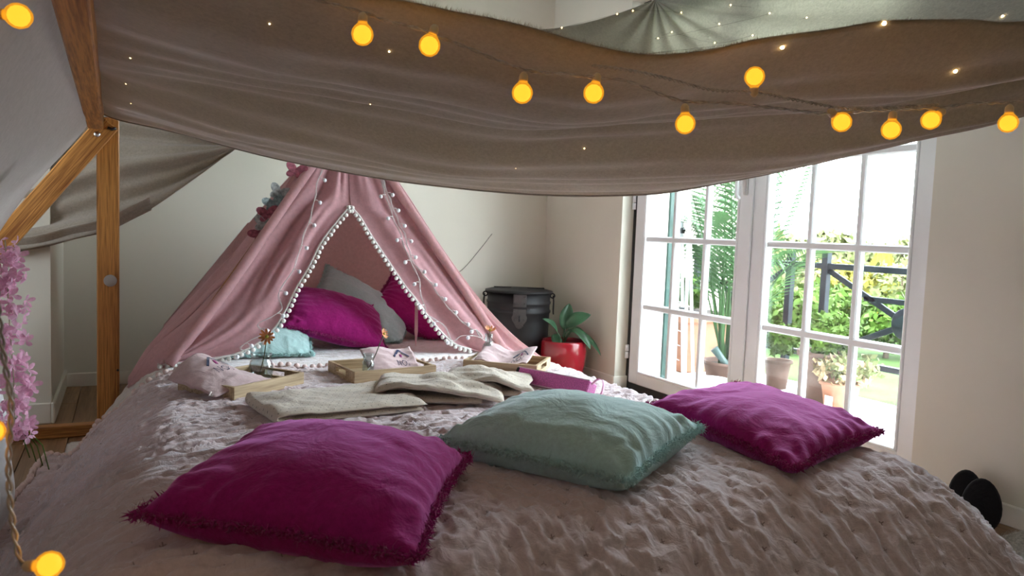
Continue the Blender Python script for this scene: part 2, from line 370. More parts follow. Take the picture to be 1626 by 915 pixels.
# ------------------------------------------------------------------ glazed double door
XD, YC = 2.70, 2.70
door = bpy.data.objects.new('door_1', None); COL.objects.link(door); door.location = (XD, YC, 0); door['kind'] = 'structure'; door['label'] = 'white glazed double door with small panes'
def dmb(): return MB()
def dpart(mb, name, mat, parent, smooth=False):
    o = mb.build(name, mat, None, smooth); o.parent = parent
    if parent == door: o.matrix_parent_inverse = Matrix.Translation((-XD, -YC, 0))
    return o
mb = MB()
for y in (Y0+.02, Y1-.012): mb.box((XD+.01, y, ZD/2), (.075, .026, ZD))
mb.box((XD+.01, YC, ZD-.012), (.075, Y1-Y0, .024)); mb.box((XD+.01, YC, .0125), (.075, Y1-Y0, .045))
dpart(mb, 'door_frame', 'gasket_black', door)
dpart(MB().box((XD+.10, YC, -.005), (.14, Y1-Y0, .03)), 'threshold', 'tile_white', door)
rows = [.105+.3925*k for k in range(6)]
def leaf(ya, yb, handle):
    st = .085; top = 2.215; bot = .036
    mb = MB()
    for y in (ya+st/2, yb-st/2): mb.box((XD, y, (top+bot)/2), (.06, st, top-bot), bev=.006)
    gz0, gz1 = rows[0], rows[-1]
    mb.box((XD, (ya+yb)/2, (bot+gz0)/2), (.058, yb-ya-2*st+.01, gz0-bot), bev=.004); mb.box((XD, (ya+yb)/2, (top+gz1)/2), (.058, yb-ya-2*st+.01, top-gz1), bev=.004)
    lf = dpart(mb, 'door_leaf', 'door_white', door)
    ga, gb = ya+st, yb-st; cols = [ga+(gb-ga)*k/3 for k in range(4)]
    for y in cols[1:3]: MB().box((XD, y, (gz0+gz1)/2), (.034, .030, gz1-gz0), bev=.006).build('muntin', 'door_white', lf, False)
    for z in rows[1:5]: MB().box((XD, (ga+gb)/2, z), (.036, gb-ga, .034), bev=.006).build('muntin', 'door_white', lf, False)
    for k in range(3):
        for j in range(5):
            MB().box((XD+.004, (cols[k]+cols[k+1])/2, (rows[j]+rows[j+1])/2), (.006, cols[k+1]-cols[k]-.022, rows[j+1]-rows[j]-.026)).build('pane', 'pane_glass', lf, False)
    mb = MB()   # glazing bead around the glass
    for y in (ga+.006, gb-.006): mb.box((XD-.022, y, (gz0+gz1)/2), (.02, .014, gz1-gz0), bev=.004)
    for z in (gz0+.006, gz1-.006): mb.box((XD-.022, (ga+gb)/2, z), (.02, gb-ga, .014), bev=.004)
    mb.build('glazing_bead', 'metal_white', lf, False)
    if handle:
        y = ya+.045
        mb = MB().box((XD-.036, y, 1.20), (.012, .034, .16), bev=.004).tube([(XD-.036, y, 1.235), (XD-.085, y, 1.235), (XD-.09, y, 1.225), (XD-.09, y, 1.12), (XD-.085, y-.012, 1.10)], .0095, 10)
        mb.build('handle', 'metal_white', lf)
    return lf
leaf(YC+.002, Y1-.026, True); leaf(Y0+.036, YC-.002, False)
for z in (.22, 1.1, 2.0): dpart(MB().tube([(XD-.04, Y1-.018, z-.04), (XD-.04, Y1-.018, z-.002)], .011, 10).tube([(XD-.04, Y1-.018, z+.002), (XD-.04, Y1-.018, z+.04)], .011, 10), 'hinge', 'metal_white', door, True)
dpart(MB().box((XD-.036, YC-.001, 1.125), (.012, .022, 2.17), bev=.004), 'cover_strip', 'door_white', door)

# ================================================================== outside the door
stone = struct(MB().box((3.455, 3.0, -.06), (1.06, 9, .06)).build('terrace', 'grout', None, False))
stone['label'] = 'white tiled terrace outside the door'
tm = MB().box((0, 0, 0), (.345, .395, .012), bev=.002).mesh('tile', False)
for i in range(3):
    for j in range(14): link('tile', tm, 'tile_white', stone, (3.11+.35*i, .2+.4*j, -.026))
# lawn that falls away from the house
gx, gy = np.meshgrid(np.linspace(3.97, 45, 60), np.linspace(-18, 45, 60), indexing='ij')
gz = -.07-.06*np.clip(gx-6.5, 0, 12)-.012*np.clip(gx-18, 0, 99)+.02*vnoise(gx*.8, gy*.8, 3)
lawn = struct(MB().grid(np.stack([gx, gy, gz], 2)).build('lawn', 'lawn_grass')); lawn['label'] = 'green garden lawn beyond the terrace'
def lawn_z(x): return -.07-.06*min(max(x-6.5, 0), 12)-.012*max(x-18, 0)
nb = struct(MB().box((3.92, 4.86, 1.4), (1.55, .25, 3.0)).build('wall_outside', 'pink_render', None, False)); nb['label'] = 'pale pink rendered house wall beyond the palm'

def foliage(c, r, n, size, mat, parent, name='foliage', flat=.6, shell=.55):
    c = np.array(c); r = np.array(r); d = rng.normal(size=(n, 3)); d /= np.linalg.norm(d, axis=1, keepdims=True)
    rad = shell+(1-shell)*rng.random(n)**.5; lump = .78+.3*vnoise(d[:, 0]*2.3+c[0], d[:, 1]*2.3+d[:, 2]*1.7, 11)
    P = c+d*r*(rad*lump)[:, None]; V = []; F = []
    for p, q in zip(P, d):
        a = sample_normal(rng.normal(size=3)+q*.4); b = np.cross(a, q+rng.normal(size=3)*.5); b /= np.linalg.norm(b)+1e-9
        s = size*(.6+.8*rng.random()); k = len(V)
        V += [p-a*s*.5, p+b*s*.28, p+a*s*.5, p-b*s*.28]; F.append((k, k+1, k+2, k+3))
    o = MB().add(V, F).build(name, mat, parent, False); o['kind'] = 'stuff'; return o
def shrub(name, label, cat, base, h, w, mat, n=900, size=.07, group=None, trunk=True, shape=1.0):
    t = thing(name, label, cat, (0, 0, 0), 0, group); x, y = base[:2]; z = base[2] if len(base) > 2 else lawn_z(x)
    foliage((x, y, z+h*.55), (w/2, w/2, h*.5), n, size, mat, t)
    if trunk: MB().tube([(x, y, z-.05), (x+.02, y, z+h*.4), (x, y+.02, z+h*.8)], [.03*h+.01, .02*h+.006, .004], 7).build('stem', 'bark', t)
    return t
hg = 'rounded shrubs of the garden hedge'
for k, (x, y, h, wd, mt) in enumerate([(5.0, 5.15, .62, .6, 'leaf_garden'), (5.25, 4.60, .60, .8, 'leaf_garden'), (5.75, 4.85, .68, .9, 'leaf_garden'), (5.85, 4.25, .58, .8, 'leaf_garden'), (6.45, 4.25, .66, .9, 'leaf_garden'), (6.3, 3.6, .6, .9, 'leaf_garden'), (7.0, 3.3, .7, 1.0, 'leaf_garden'), (5.6, 5.7, .7, 1.1, 'leaf_garden')]):
    shrub('hedge_shrub', 'rounded green shrub in the hedge behind the iron railing', 'shrub', (x, y), h, wd, mt, 1300, .075, hg)
for k, (x, y, h, wd, mt) in enumerate([(7.0, 6.6, .95, 1.3, 'leaf_pale'), (7.7, 6.3, .9, 1.2, 'leaf_yellow'), (8.2, 5.8, .95, 1.3, 'leaf_pale'), (8.8, 5.4, .9, 1.2, 'leaf_yellow'), (6.6, 7.4, 1.0, 1.3, 'leaf_pale')]):
    shrub('flowering_bush', 'pale yellow flowering bush behind the green hedge', 'bush', (x, y), h, wd, mt, 900, .11, 'flowering bushes behind the hedge')
for k, (x, y, h, wd) in enumerate([(11.9, 11.8, 1.9, 2.4), (12.6, 11.4, 1.6, 2.0), (13.3, 11.1, 1.8, 2.2), (13.9, 10.7, 1.6, 2.0), (14.9, 10.3, 1.9, 2.4), (15.6, 9.7, 1.8, 2.4), (11.2, 12.6, 1.8, 2.4), (12.9, 13.0, 1.9, 2.2)]):
    shrub('garden_tree', 'pale hazy tree at the far end of the garden', 'tree', (x, y), h, wd*.62, 'leaf_pale', 900, .2, 'far trees of the garden')
t = thing('cypress_tree', 'slim pointed golden cypress rising above the far bushes', 'tree')
bx, by = 10.1, 7.5; zb = lawn_z(bx)
V = []; F = []
for k in range(1500):
    s = rng.random()**.8; a = rng.random()*2*PI; rr = .30*math.sin(PI*min(1, .12+.88*(1-s)))**.8*(1-s*.55)+.02; p = np.array([bx+rr*math.cos(a), by+rr*math.sin(a), zb+.12+s*.98])
    u = np.array([math.cos(a)*.3, math.sin(a)*.3, 1])*.055; q = np.array([-math.sin(a), math.cos(a), 0])*.028; k0 = len(V); V += [p-u, p+q, p+u, p-q]; F.append((k0, k0+1, k0+2, k0+3))
o = stuff(MB().add(V, F).build('foliage', 'leaf_yellow', t, False)); MB().tube([(bx, by, zb-.05), (bx, by, zb+.9)], .03, 8).build('trunk', 'bark', t)

# iron railing: posts, rails, crossed bars and a round boss
rail = thing('iron_railing', 'dark iron railing with crossed bars and round boss at terrace edge', 'railing')
RX = 3.88
def bar(a, b, wd=.032, name='bar', th=.014):
    a, b = Vector(a), Vector(b); d = (b-a); L = d.length; d.normalize(); n = Vector((1, 0, 0)); s = d.cross(n).normalized()
    return MB().box((a+b)/2, (L, wd, th), d, s, n, bev=.002).build(name, 'iron_dark', rail, False)
for y in (4.45, 3.55, 3.27, 2.13, .75): bar((RX, y, -.04), (RX, y, .85), .045, 'post', .04)
bar((RX, 4.5, .765), (RX, .5, .765), .036, 'top_rail', .03); bar((RX, 4.5, .20), (RX, .5, .20), .034, 'bottom_rail', .03)
for (a, b) in ((3.27, 2.13), (2.13, .75), (4.45, 3.55)):
    mid = (a+b)/2; zc = .47
    for y, z in ((a, .75), (a, .21), (b, .75), (b, .21)): bar((RX, y, z), (RX, mid, zc), .034, 'diagonal_bar')
    MB().lathe([(.085, -.014), (.092, -.008), (.092, .008), (.085, .014)], (RX, mid, zc), 28, (1, 0, 0)).build('round_boss', 'iron_dark', rail, True)
    bar((RX, a-.25*(a-b), .59), (RX, b+.25*(a-b), .59), .03, 'cross_rail')
# shutter folded against the outer wall
sh = thing('door_shutter', 'dark green wooden shutter folded open outside the door', 'shutter')
MB().box((2.975, 4.09, 1.1), (.045, .86, 2.2), bev=.004).build('panel', 'shutter_green', sh, False)
for z in np.arange(.15, 2.1, .06): MB().box((2.998, 4.09, z), (.012, .7, .045), (1, 0, 0), (0, 1, 0), (0, 0, 1)).build('slat', 'shutter_green', sh, False)

def pot(t, c, r0, r1, h, mat, rim=.012, name='pot', square=False):
    x, y, z = c
    if not square:
        MB().lathe([(r0*.3, 0), (r0, 0), (r0+(r1-r0)*.5, h*.5), (r1, h*.9), (r1+rim, h*.9), (r1+rim, h), (r1-rim*.6, h), (r1-rim, h*.82), (0.001, h*.82)], c, 28, cap=True).build(name, mat, t)
        MB().lathe([(.001, h*.84), (r1-rim, h*.84)], c, 20, cap=False).build('soil', 'soil', t)
    else:
        mb = MB(); 
        mb.box((x, y, z+h*.45), (r0*2, r1*2, h*.9), bev=.01); mb.box((x, y, z+h*.92), (r0*2+.04, r1*2+.04, h*.14), bev=.012); mb.build(name, mat, t, False)
        MB().box((x, y, z+h*.995), (r0*2-.05, r1*2-.05, .02)).build('soil', 'soil', t, False)
def frond(base, tip, droop, leaf, n, parent, mat='leaf_palm', side=None, w=.0072):
    """one feather palm frond: arching stalk with paired leaflets"""
    base, tip = Vector(base), Vector(tip); pts = []
    for k in range(15):
        s = k/14; p = base.lerp(tip, s); p.z += droop*math.sin(PI*s)*(.6+.4*s); pts.append(p)
    mb = MB().tube(pts, [.008*(1-.75*k/14) for k in range(15)], 6)
    for k in range(n):
        s = .30+.69*k/n; f = s*14; i = min(13, int(f)); p = pts[i].lerp(pts[i+1], f-i); t = (pts[i+1]-pts[i]).normalized()
        sd = t.cross(Vector((0, 0, 1))).normalized() if side is None else Vector(side); up = sd.cross(t).normalized()
        L = leaf*(.55+.45*math.sin(PI*min(1, (s-.25)/.75*.9+.1)))
        for g in (-1, 1):
            d = (sd*g*.82+t*.62+up*.12).normalized(); a = p; b = p+d*L*.5+Vector((0, 0, -.02*L)); c = p+d*L+Vector((0, 0, -.22*L)); q = t*w
            mb.add([a, b-q, b+q, c], [(0, 1, 2), (1, 3, 2)])
    return mb.build('frond', mat, parent, False)
palm = thing('areca_palm', 'tall feathery green palm in a pot outside the door', 'palm')
pb = Vector((3.36, 3.52, .0))
pot(palm, (3.36, 3.52, -.02), .12, .15, .17, 'pot_brown')
fr = [((3.30, 3.78, 1.38), .05), ((3.42, 3.72, 1.62), .05), ((3.28, 3.55, 1.66), .06), ((3.5, 3.42, 1.55), .04), ((3.2, 3.95, 1.05), .22), ((3.5, 3.9, 1.15), .2), ((3.32, 3.02, 1.36), .10), ((3.36, 2.90, .86), .2), ((3.22, 3.25, 1.75), .02),
      ((3.15, 3.70, .98), .25), ((3.48, 3.98, 1.45), .08), ((3.22, 3.82, 1.25), .12), ((3.38, 3.84, .80), .3), ((3.55, 3.62, 1.75), .03), ((3.25, 3.40, 1.02), .2), ((3.45, 3.25, .78), .25), ((3.7, 3.7, 1.5), .05)]
for k, (tp, dr) in enumerate(fr):
    a = k*2.4; frond(pb+Vector((.045*math.cos(a), .045*math.sin(a), .12)), tp, dr, .30, 30, palm)
for k in range(6):
    a = k*1.05; MB().tube([pb+Vector((.05*math.cos(a), .05*math.sin(a), .12)), pb+Vector((.08*math.cos(a), .08*math.sin(a), .62))], [.014, .008], 8).build('cane', 'leaf_palm', palm)
pt = thing('terracotta_planter', 'large square terracotta planter beside drying rack', 'planter')
pot(pt, (3.62, 4.26, -.02), .22, .27, .40, 'terracotta', square=True); foliage((3.62, 4.26, .52), (.22, .26, .16), 260, .07, 'leaf_garden', pt)
rk = thing('drying_rack', 'folded white metal clothes drying rack standing outside', 'drying rack')
for y0, y1 in ((3.62, 3.72), (3.52, 3.66)):
    MB().tube([(3.02, y0, -.02), (3.08, y1, 1.48)], .010, 8).build('rail', 'rack_white', rk)
    MB().tube([(3.10, y0+.01, -.02), (3.06, y1-.02, 1.30)], .010, 8).build('rail', 'rack_white', rk)
for k in range(14): MB().tube([(3.05, 3.62, .06+k*.09), (3.12, 3.90, .07+k*.09)], .003, 6).build('rod', 'rack_white', rk)
for z in (.46, .95, 1.32): MB().box((3.06, 3.60+.07*z, z), (.035, .02, .035), bev=.004).build('joint', 'case_black', rk, False)
bs = thing('white_basin', 'round white plastic basin below the palm', 'basin'); MB().lathe([(.09, 0), (.12, .09), (.125, .10), (.115, .10), (.09, .015), (.001, .012)], (3.08, 3.36, -.02), 28).build('bowl', 'metal_white', bs)
wc = thing('watering_can', 'dark green watering can behind the basin', 'watering can')
MB().lathe([(.075, 0), (.08, .1), (.06, .17), (.04, .19)], (3.36, 3.32+.02, -.02), 20).build('body', 'can_green', wc); MB().tube([(3.33, 3.36, .05), (3.25, 3.45, .17), (3.2, 3.48, .24)], [.022, .02, .026], 10).build('spout', 'can_green', wc)
p1 = thing('potted_shrub', 'brown pot of leafy shrub by the railing', 'potted plant')
pot(p1, (3.62, 3.02, -.02), .10, .14, .30, 'pot_brown'); foliage((3.62, 2.98, .38), (.19, .21, .16), 700, .045, 'leaf_garden', p1)
p2 = thing('terracotta_pot', 'small terracotta pot with drying pale leaves', 'potted plant')
pot(p2, (3.50, 2.80, -.02), .075, .10, .17, 'terracotta'); foliage((3.50, 2.80, .21), (.20, .22, .11), 260, .045, 'leaf_dry', p2); foliage((3.52, 2.76, .24), (.17, .22, .10), 320, .035, 'leaf_pale', p2)
MB().box((3.40, 2.79, .05), (.004, .05, .06), bev=.001).build('care_card', 'case_white', p2, False)
p3 = thing('ivy_pot', 'dark pot of trailing ivy at the railing corner', 'potted plant')
pot(p3, (3.68, 3.42, -.02), .06, .08, .18, 'pot_brown'); foliage((3.66, 3.38, .30), (.13, .14, .13), 360, .05, 'leaf_garden', p3)
p4 = thing('grey_shrub', 'grey green twiggy shrub on the lawn beyond the railing', 'shrub'); foliage((4.35, 2.72, .16), (.22, .24, .30), 800, .05, 'leaf_grey', p4); MB().tube([(4.35, 2.72, -.1), (4.35, 2.72, .2)], .012, 6).build('stem', 'bark', p4)

# ================================================================== the bed
def bed_h(x, y):
    """height of the bedding: a long mattress, a plumper one across its foot, quilt sliding to the floor on both sides"""
    x = np.asarray(x, float); y = np.asarray(y, float)
    near = sstep(1.73, 1.60, y); top = .335+.082*near-.024*np.exp(-((y-1.80)/.09)**2)
    fy = sstep(3.36, 3.47, y); l0 = -.16-.13*np.clip(3.3-y, 0, 3)+.27*fy; l1 = .17-.10*near+.05*fy; L = sstep(l0, l1, x)**.64
    r0 = 1.60-.10*near; r1 = 1.86+.14*near*sstep(1.7, 1.0, y); R = (1-sstep(r0, r1, x))**.85
    Fr = sstep(.47, 1.08, y)**.75
    return top*L*R*Fr+.006
def bedz(x, y): return float(bed_h(x, y))
mt = thing('mattress', 'long mattress under the pink quilt and tent', 'mattress')
MB().box((.87, 2.70, .15), (1.40, 3.2, .285), bev=.05).build('core', 'quilt_cream', mt, True)
MB().box((.80, 1.35, .335), (1.30, .42, .07), bev=.03).build('topper', 'quilt_cream', mt, True)

def quilted(xl, xr, yn, yf, nu, nv, lift, amp, seed, far_bulge=None, curl=None):
    s = np.linspace(0, 1, nu)[:, None]; t = np.linspace(0, 1, nv)[None, :]
    y = yn+(yf-yn)*t+0*s; x = xl(y)+(xr(y)-xl(y))*s
    if far_bulge is not None: y = y+far_bulge(x)*sstep(.55, 1, t)
    z = bed_h(x, y)+lift; P = np.stack([x, y, z], 2)
    # cloth coordinates in metres
    du = np.linalg.norm(np.diff(P, axis=0), axis=2); dv = np.linalg.norm(np.diff(P, axis=1), axis=2)
    U = np.vstack([np.zeros((1, nv)), np.cumsum(du, 0)]); U = U-U[nu//2]; V = np.hstack([np.zeros((nu, 1)), np.cumsum(dv, 1)])
    row = np.floor(V/.052); lx = np.mod(U+50*.076+np.mod(np.abs(row), 2)*.038, .076)-.038; ly = V-row*.052-.026
    d2 = lx**2+ly**2; dim = np.exp(-d2/.011**2)
    ang = np.arctan2(ly, lx); star = np.exp(-d2/.020**2)*np.cos(ang*5+3*vnoise(U*13, V*19, seed))*.35
    wv_ = sstep(.15, .45, x)*sstep(1.75, 1.5, y)          # puckers run over the edge at the foot, across the bed elsewhere
    wob = 1.3*vnoise(U*11, V*11, seed+6)
    ra = 1-np.abs(vnoise(U*58+wob, V*11+wob, seed+1)); rb = 1-np.abs(vnoise(U*10+wob, V*56+wob, seed+2)); rc = 1-np.abs(vnoise(U*95+wob, V*17, seed+4)); rd = 1-np.abs(vnoise(U*15, V*90+wob, seed+8))
    wr = wv_*(ra**3*1.0+rc**2*.55)+(1-wv_)*(rb**3*1.35+rd**2*.6)-.6+vnoise(U*9, V*7, seed+3)*.7
    wr = wr*(.75+.45*(vnoise(U*3.1, V*3.3, seed+9)*.5+.5))
    slope = sstep(.30, .12, z); wr = wr*(1+.5*slope)
    P = P+normals(P)*(amp*(wr+.5*star-1.0*dim))[..., None]
    P[..., 2] = np.maximum(P[..., 2], .004+lift*.3)
    mb = MB().grid(P); mb.uv = np.stack([U, V], 2).reshape(-1, 2); return mb, P
xl = lambda y: -.19-.13*np.clip(3.3-y, 0, 3)
xr = lambda y: 1.88+.36*sstep(1.9, 1.1, y)
quilt = thing('pink_quilt', 'dusty pink tufted quilt with pompom hem spread over the bed', 'quilt')
bulge = lambda x: .30*sstep(.02, -.26, x)
qm, QP = quilted(xl, xr, .50, 2.90, 520, 480, .010, .0080, 5, bulge)
qo = qm.build('cover', 'quilt_pink', quilt)
# hem piping and pompoms
pom = MB().ball((0, 0, 0), .0115, 10, 6, (1, 1, .95)).mesh('pompom'); pom.materials.append(MATS['pompom_pink'])
def pompoms(curve, step, parent, me, lift=.004, jit=.003):
    n = max(2, int(path_len(curve)/step)); C = resample(curve, n)
    for p in C:
        if p[1] < .35: continue
        link('pompom', me, None, parent, (p[0]+random.uniform(-jit, jit), p[1]+random.uniform(-jit, jit), max(.011, p[2]+lift)))
left = QP[0, 56:, :]+np.array([-.012, 0, 0]); far = QP[:, -1, :]+np.array([0, .012, 0]); right = QP[-1, 126:268, :]+np.array([.012, 0, 0])
pompoms(left[::-16], .027, quilt, pom); pompoms(far[::14], .030, quilt, pom); pompoms(right[::10], .035, quilt, pom)
MB().tube(resample(far[::6], 90), .004, 6).build('hem_piping', 'pompom_pink', quilt); MB().tube(resample(left[::6], 90), .004, 6).build('hem_piping', 'pompom_pink', quilt)

xl2 = lambda y: -.03-.10*sstep(3.0, 3.3, y); xr2 = lambda y: 1.80+0*y
under = thing('cream_quilt', 'cream tufted quilt showing beyond the pink quilt and under tent', 'quilt')
um, UP = quilted(lambda y: -.20+.33*sstep(3.37, 3.46, y), xr2, 2.75, 4.32, 200, 160, -.004, .004, 41)
solid(um.build('cover', 'quilt_cream', under), .006)

# ------------------------------------------------------------------ cushions
def cushion(name, label, corners, tu, td, mat, fmat, seed, group=None, crease=1.0, floor_fn=bedz, flen=.0175):
    A, B, C, D = (np.array(c, float) for c in corners); n = 56
    g = np.sign(np.linspace(-1, 1, n))*np.abs(np.linspace(-1, 1, n))**.85; U, V = np.meshgrid(g, g, indexing='ij')
    bow = .075
    u = U*(1-bow*(1-V**2)*np.abs(U)**2); v = V*(1-bow*(1-U**2)*np.abs(V)**2)
    a = (1+u)/2; b = (1+v)/2
    base = (A*((1-a)*(1-b))[..., None]+B*(a*(1-b))[..., None]+C*(a*b)[..., None]+D*((1-a)*b)[..., None])
    nrm = sample_normal(np.cross(B-A, D-A)); nrm = nrm if nrm[2] > 0 else -nrm
    prof = ((1-U**2).clip(0)*(1-V**2).clip(0))**.40
    ed = 1-np.maximum(np.abs(U), np.abs(V)); cor = np.abs(U*V)
    th = np.arctan2(V, U); rr = np.sqrt(U**2+V**2)
    # gathers run in from the seam, strongest near the corners; longer soft creases over the belly
    gath = np.sin(U*26+3*vnoise(U*3, V*3, seed))*np.exp(-(1-np.abs(V))*4.0)+np.sin(V*26+3*vnoise(U*3, V*3, seed+1))*np.exp(-(1-np.abs(U))*4.0)
    diag = vnoise((U+V)*1.6+seed, (U-V)*9, seed+2)*sstep(.25, .8, cor)+vnoise((U-V)*1.6, (U+V)*9+seed, seed+3)*sstep(.25, .8, cor)
    soft = vnoise(U*2.2+seed, V*2.2, seed+4)*.5-np.abs(vnoise(U*3+1.5*vnoise(U*2, V*2, seed), V*2, seed+5))*.6
    wr = crease*(.0035*gath*(prof > .02)+.007*diag+.010*soft)*np.minimum(1, prof*3)
    top = base+nrm*(tu*prof+wr)[..., None]; bot = base-nrm*(td*prof)[..., None]
    for P in (top, bot):
        fz = np.vectorize(floor_fn)(P[..., 0], P[..., 1])+.010
        P[..., 2] = np.maximum(P[..., 2], fz)
    top[..., 2] = np.maximum(top[..., 2], bot[..., 2]+.001)
    t = thing(name, label, 'cushion', (0, 0, 0), 0, group)
    mb = MB().grid(top); mb.grid(bot[:, ::-1]); mb.build('cover', mat, t)
    ring = np.vstack([top[:, 0], top[-1, 1:], top[-2::-1, -1], top[0, -2:0:-1]]); cen = ring.mean(0)
    R = resample(np.vstack([ring[::3], ring[:1]]), 330); mb = MB()
    for p in R:
        out = sample_normal(p-cen)
        for k in range(9):
            d = sample_normal(out+rng.normal(size=3)*.95+np.array([0, 0, -.1])); L = flen*(.5+.8*rng.random()); q = sample_normal(np.cross(d, rng.normal(size=3)))*.0015
            e = sample_normal(np.cross(d, q))*.0012; c1 = p+d*L*.55; c2 = p+sample_normal(d+rng.normal(size=3)*.8)*L
            c2[2] = max(c2[2], floor_fn(c2[0], c2[1])+.004)
            V8 = [p+q, p-q, p+e, c1+q, c1-q, c1+e, c2]; mb.add(V8, [(0, 1, 4, 3), (1, 2, 5, 4), (2, 0, 3, 5), (3, 4, 6), (4, 5, 6), (5, 3, 6)])
    fo = stuff(mb.build('fringe', fmat, t, False))
    MB().tube(np.vstack([R[::3], R[:1]]), .0035, 6, False).build('seam', fmat, t)
    return t
def quad(a, b, c): a, b, c = map(np.array, (a, b, c)); return a, b, c, a+c-b
cushion('throw_cushion', 'large magenta fringed cushion at bed foot beside teal cushion', quad((.014, 1.173, .475), (.347, .912, .462), (.586, 1.285, .47)), .080, .085, 'cushion_magenta', 'fringe_magenta', 3)
cushion('throw_cushion', 'teal fringed cushion between two magenta ones at bed foot', quad((.569, 1.406, .47), (.798, 1.061, .465), (1.138, 1.259, .485)), .080, .095, 'cushion_teal', 'fringe_teal', 9)
cushion('throw_cushion', 'magenta fringed cushion at bed foot close to the glazed door', quad((1.205, 1.545, .465), (1.177, 1.03, .455), (1.603, 1.159, .46)), .062, .085, 'cushion_magenta', 'fringe_magenta', 17)
def axes(c, a, b): c, a, b = map(np.array, (c, a, b)); return c-a-b, c+a-b, c+a+b, c-a+b
cushion('tent_cushion', 'pale teal cushion lying low behind the tent flap', axes((.57, 3.36, .39), (.17, -.02, -.02), (.03, .16, .06)), .075, .06, 'cushion_teal', 'fringe_teal', 23)
cushion('tent_cushion', 'magenta cushion slumped at the front inside the tent', axes((.87, 3.46, .47), (.225, -.02, -.062), (.03, .15, .075)), .095, .08, 'cushion_magenta', 'fringe_magenta', 29)
cushion('tent_cushion', 'grey teal cushion leaning between magenta ones inside tent', axes((1.04, 3.60, .485), (.225, -.02, -.125), (.08, .12, .09)), .08, .09, 'cushion_teal', 'fringe_teal', 31)
cushion('tent_cushion', 'dark magenta cushion at the back right of the tent', axes((1.37, 3.68, .475), (.20, -.03, -.12), (.10, .12, .08)), .08, .08, 'cushion_magenta', 'fringe_magenta', 37)

# ------------------------------------------------------------------ play tent
APEX = np.array([.93, 3.55, 1.417])
tent = thing('play_tent', 'pink fabric teepee tent with white pompom edged opening on the bed', 'tent')
TL = [(.908, 3.382, .991), (.842, 3.352, .917), (.766, 3.315, .824), (.704, 3.272, .715), (.646, 3.238, .628), (.602, 3.206, .547), (.555, 3.178, .477), (.483, 3.153, .413), (.385, 3.135, .372), (.268, 3.126, .353), (.112, 3.123, .348)]
TR = [(.908, 3.382, .991), (.95, 3.362, .941), (.995, 3.329, .858), (1.051, 3.293, .767), (1.122, 3.247, .651), (1.174, 3.22, .581), (1.252, 3.176, .47), (1.334, 3.142, .386), (1.417, 3.129, .356)]
PLL = [APEX, (.763, 3.456, 1.179), (.584, 3.356, .926), (.375, 3.238, .628), (.151, 3.12, .342)]
OUL = [APEX, (.70, 3.46, 1.14), (.467, 3.37, .742), (.321, 3.36, .587), (.237, 3.35, .496), (.097, 3.33, .37), (.01, 3.22, .245)]
OUR = [APEX, (1.127, 3.438, 1.132), (1.297, 3.321, .838), (1.427, 3.242, .637), (1.526, 3.19, .507), (1.64, 3.142, .39), (1.76, 3.10, .30)]
BL, BR = [APEX, (.56, 3.93, .88), (.20, 4.28, .335)], [APEX, (1.34, 3.93, .88), (1.70, 4.28, .335)]
SEAM = [APEX, (.918, 3.47, 1.20)]
fold1 = lambda U, V: .020*np.sin(V*9+4*U+1.2*vnoise(U*3, V*4, 2))*np.minimum(1, U*3)*np.sin(PI*np.clip(V, 0, 1))**.6+.012*vnoise(U*5, V*11, 8)*np.sin(PI*V)
fold2 = lambda U, V: .022*np.sin(V*8-3*U+vnoise(U*3, V*4, 5))*np.minimum(1, U*3)*np.sin(PI*np.clip(V, 0, 1))**.6+.010*vnoise(U*5, V*11, 9)*np.sin(PI*V)
fold3 = lambda U, V: .018*np.sin(V*14+2*U)*np.minimum(1, U*3)
for nm, A_, B_, fn in (('front_flap', PLL, SEAM+TL, fold1), ('front_flap', SEAM+TR, OUR, fold2), ('side_flare', OUL, PLL, None), ('side_panel', BL, OUL, fold3), ('back_panel', BR, BL, fold3), ('side_panel', OUR, BR, fold3)):
    solid(MB().grid(ruled(A_, B_, 90, 44, fn)).build(nm, 'tent_pink', tent), .0025, 0)
for pth in (PLL, [APEX, (1.105, 3.437, 1.131), (1.242, 3.347, .904), (1.423, 3.23, .608), (1.582, 3.12, .342)], BL, BR):
    p = np.array(pth); q = np.vstack([p[0]+sample_normal(p[0]-p[1])*.10, p[1:]])
    MB().tube(resample(q[[0, -1]], 8), .012, 10).build('pole', 'pine', tent)
    MB().tube(resample(p[1:]+np.array([0, -.004, .004]), 30), .021, 12).build('pole_sleeve', 'tent_pink', tent)
MB().tube(resample(TL, 60), .0045, 6).build('opening_trim', 'trim_white', tent); MB().tube(resample(TR, 50), .0045, 6).build('opening_trim', 'trim_white', tent)
pomw = MB().ball((0, 0, 0), .0095, 10, 6).mesh('pompom'); pomw.materials.append(MATS['pompom_white'])
pompoms(np.array(resample(TL, 80))+np.array([.010, -.006, -.008]), .024, tent, pomw, 0, .002); pompoms(np.array(resample(TR, 80))+np.array([-.010, -.006, -.008]), .023, tent, pomw, 0, .002)
MB().add([(1.172, 3.22, .565), (1.186, 3.22, .565), (1.190, 3.222, .43), (1.182, 3.222, .36), (1.174, 3.222, .43)], [(0, 1, 2, 3, 4)]).build('tie_ribbon', 'tent_pink', tent, False)
solid(tent.children[-1], .001)
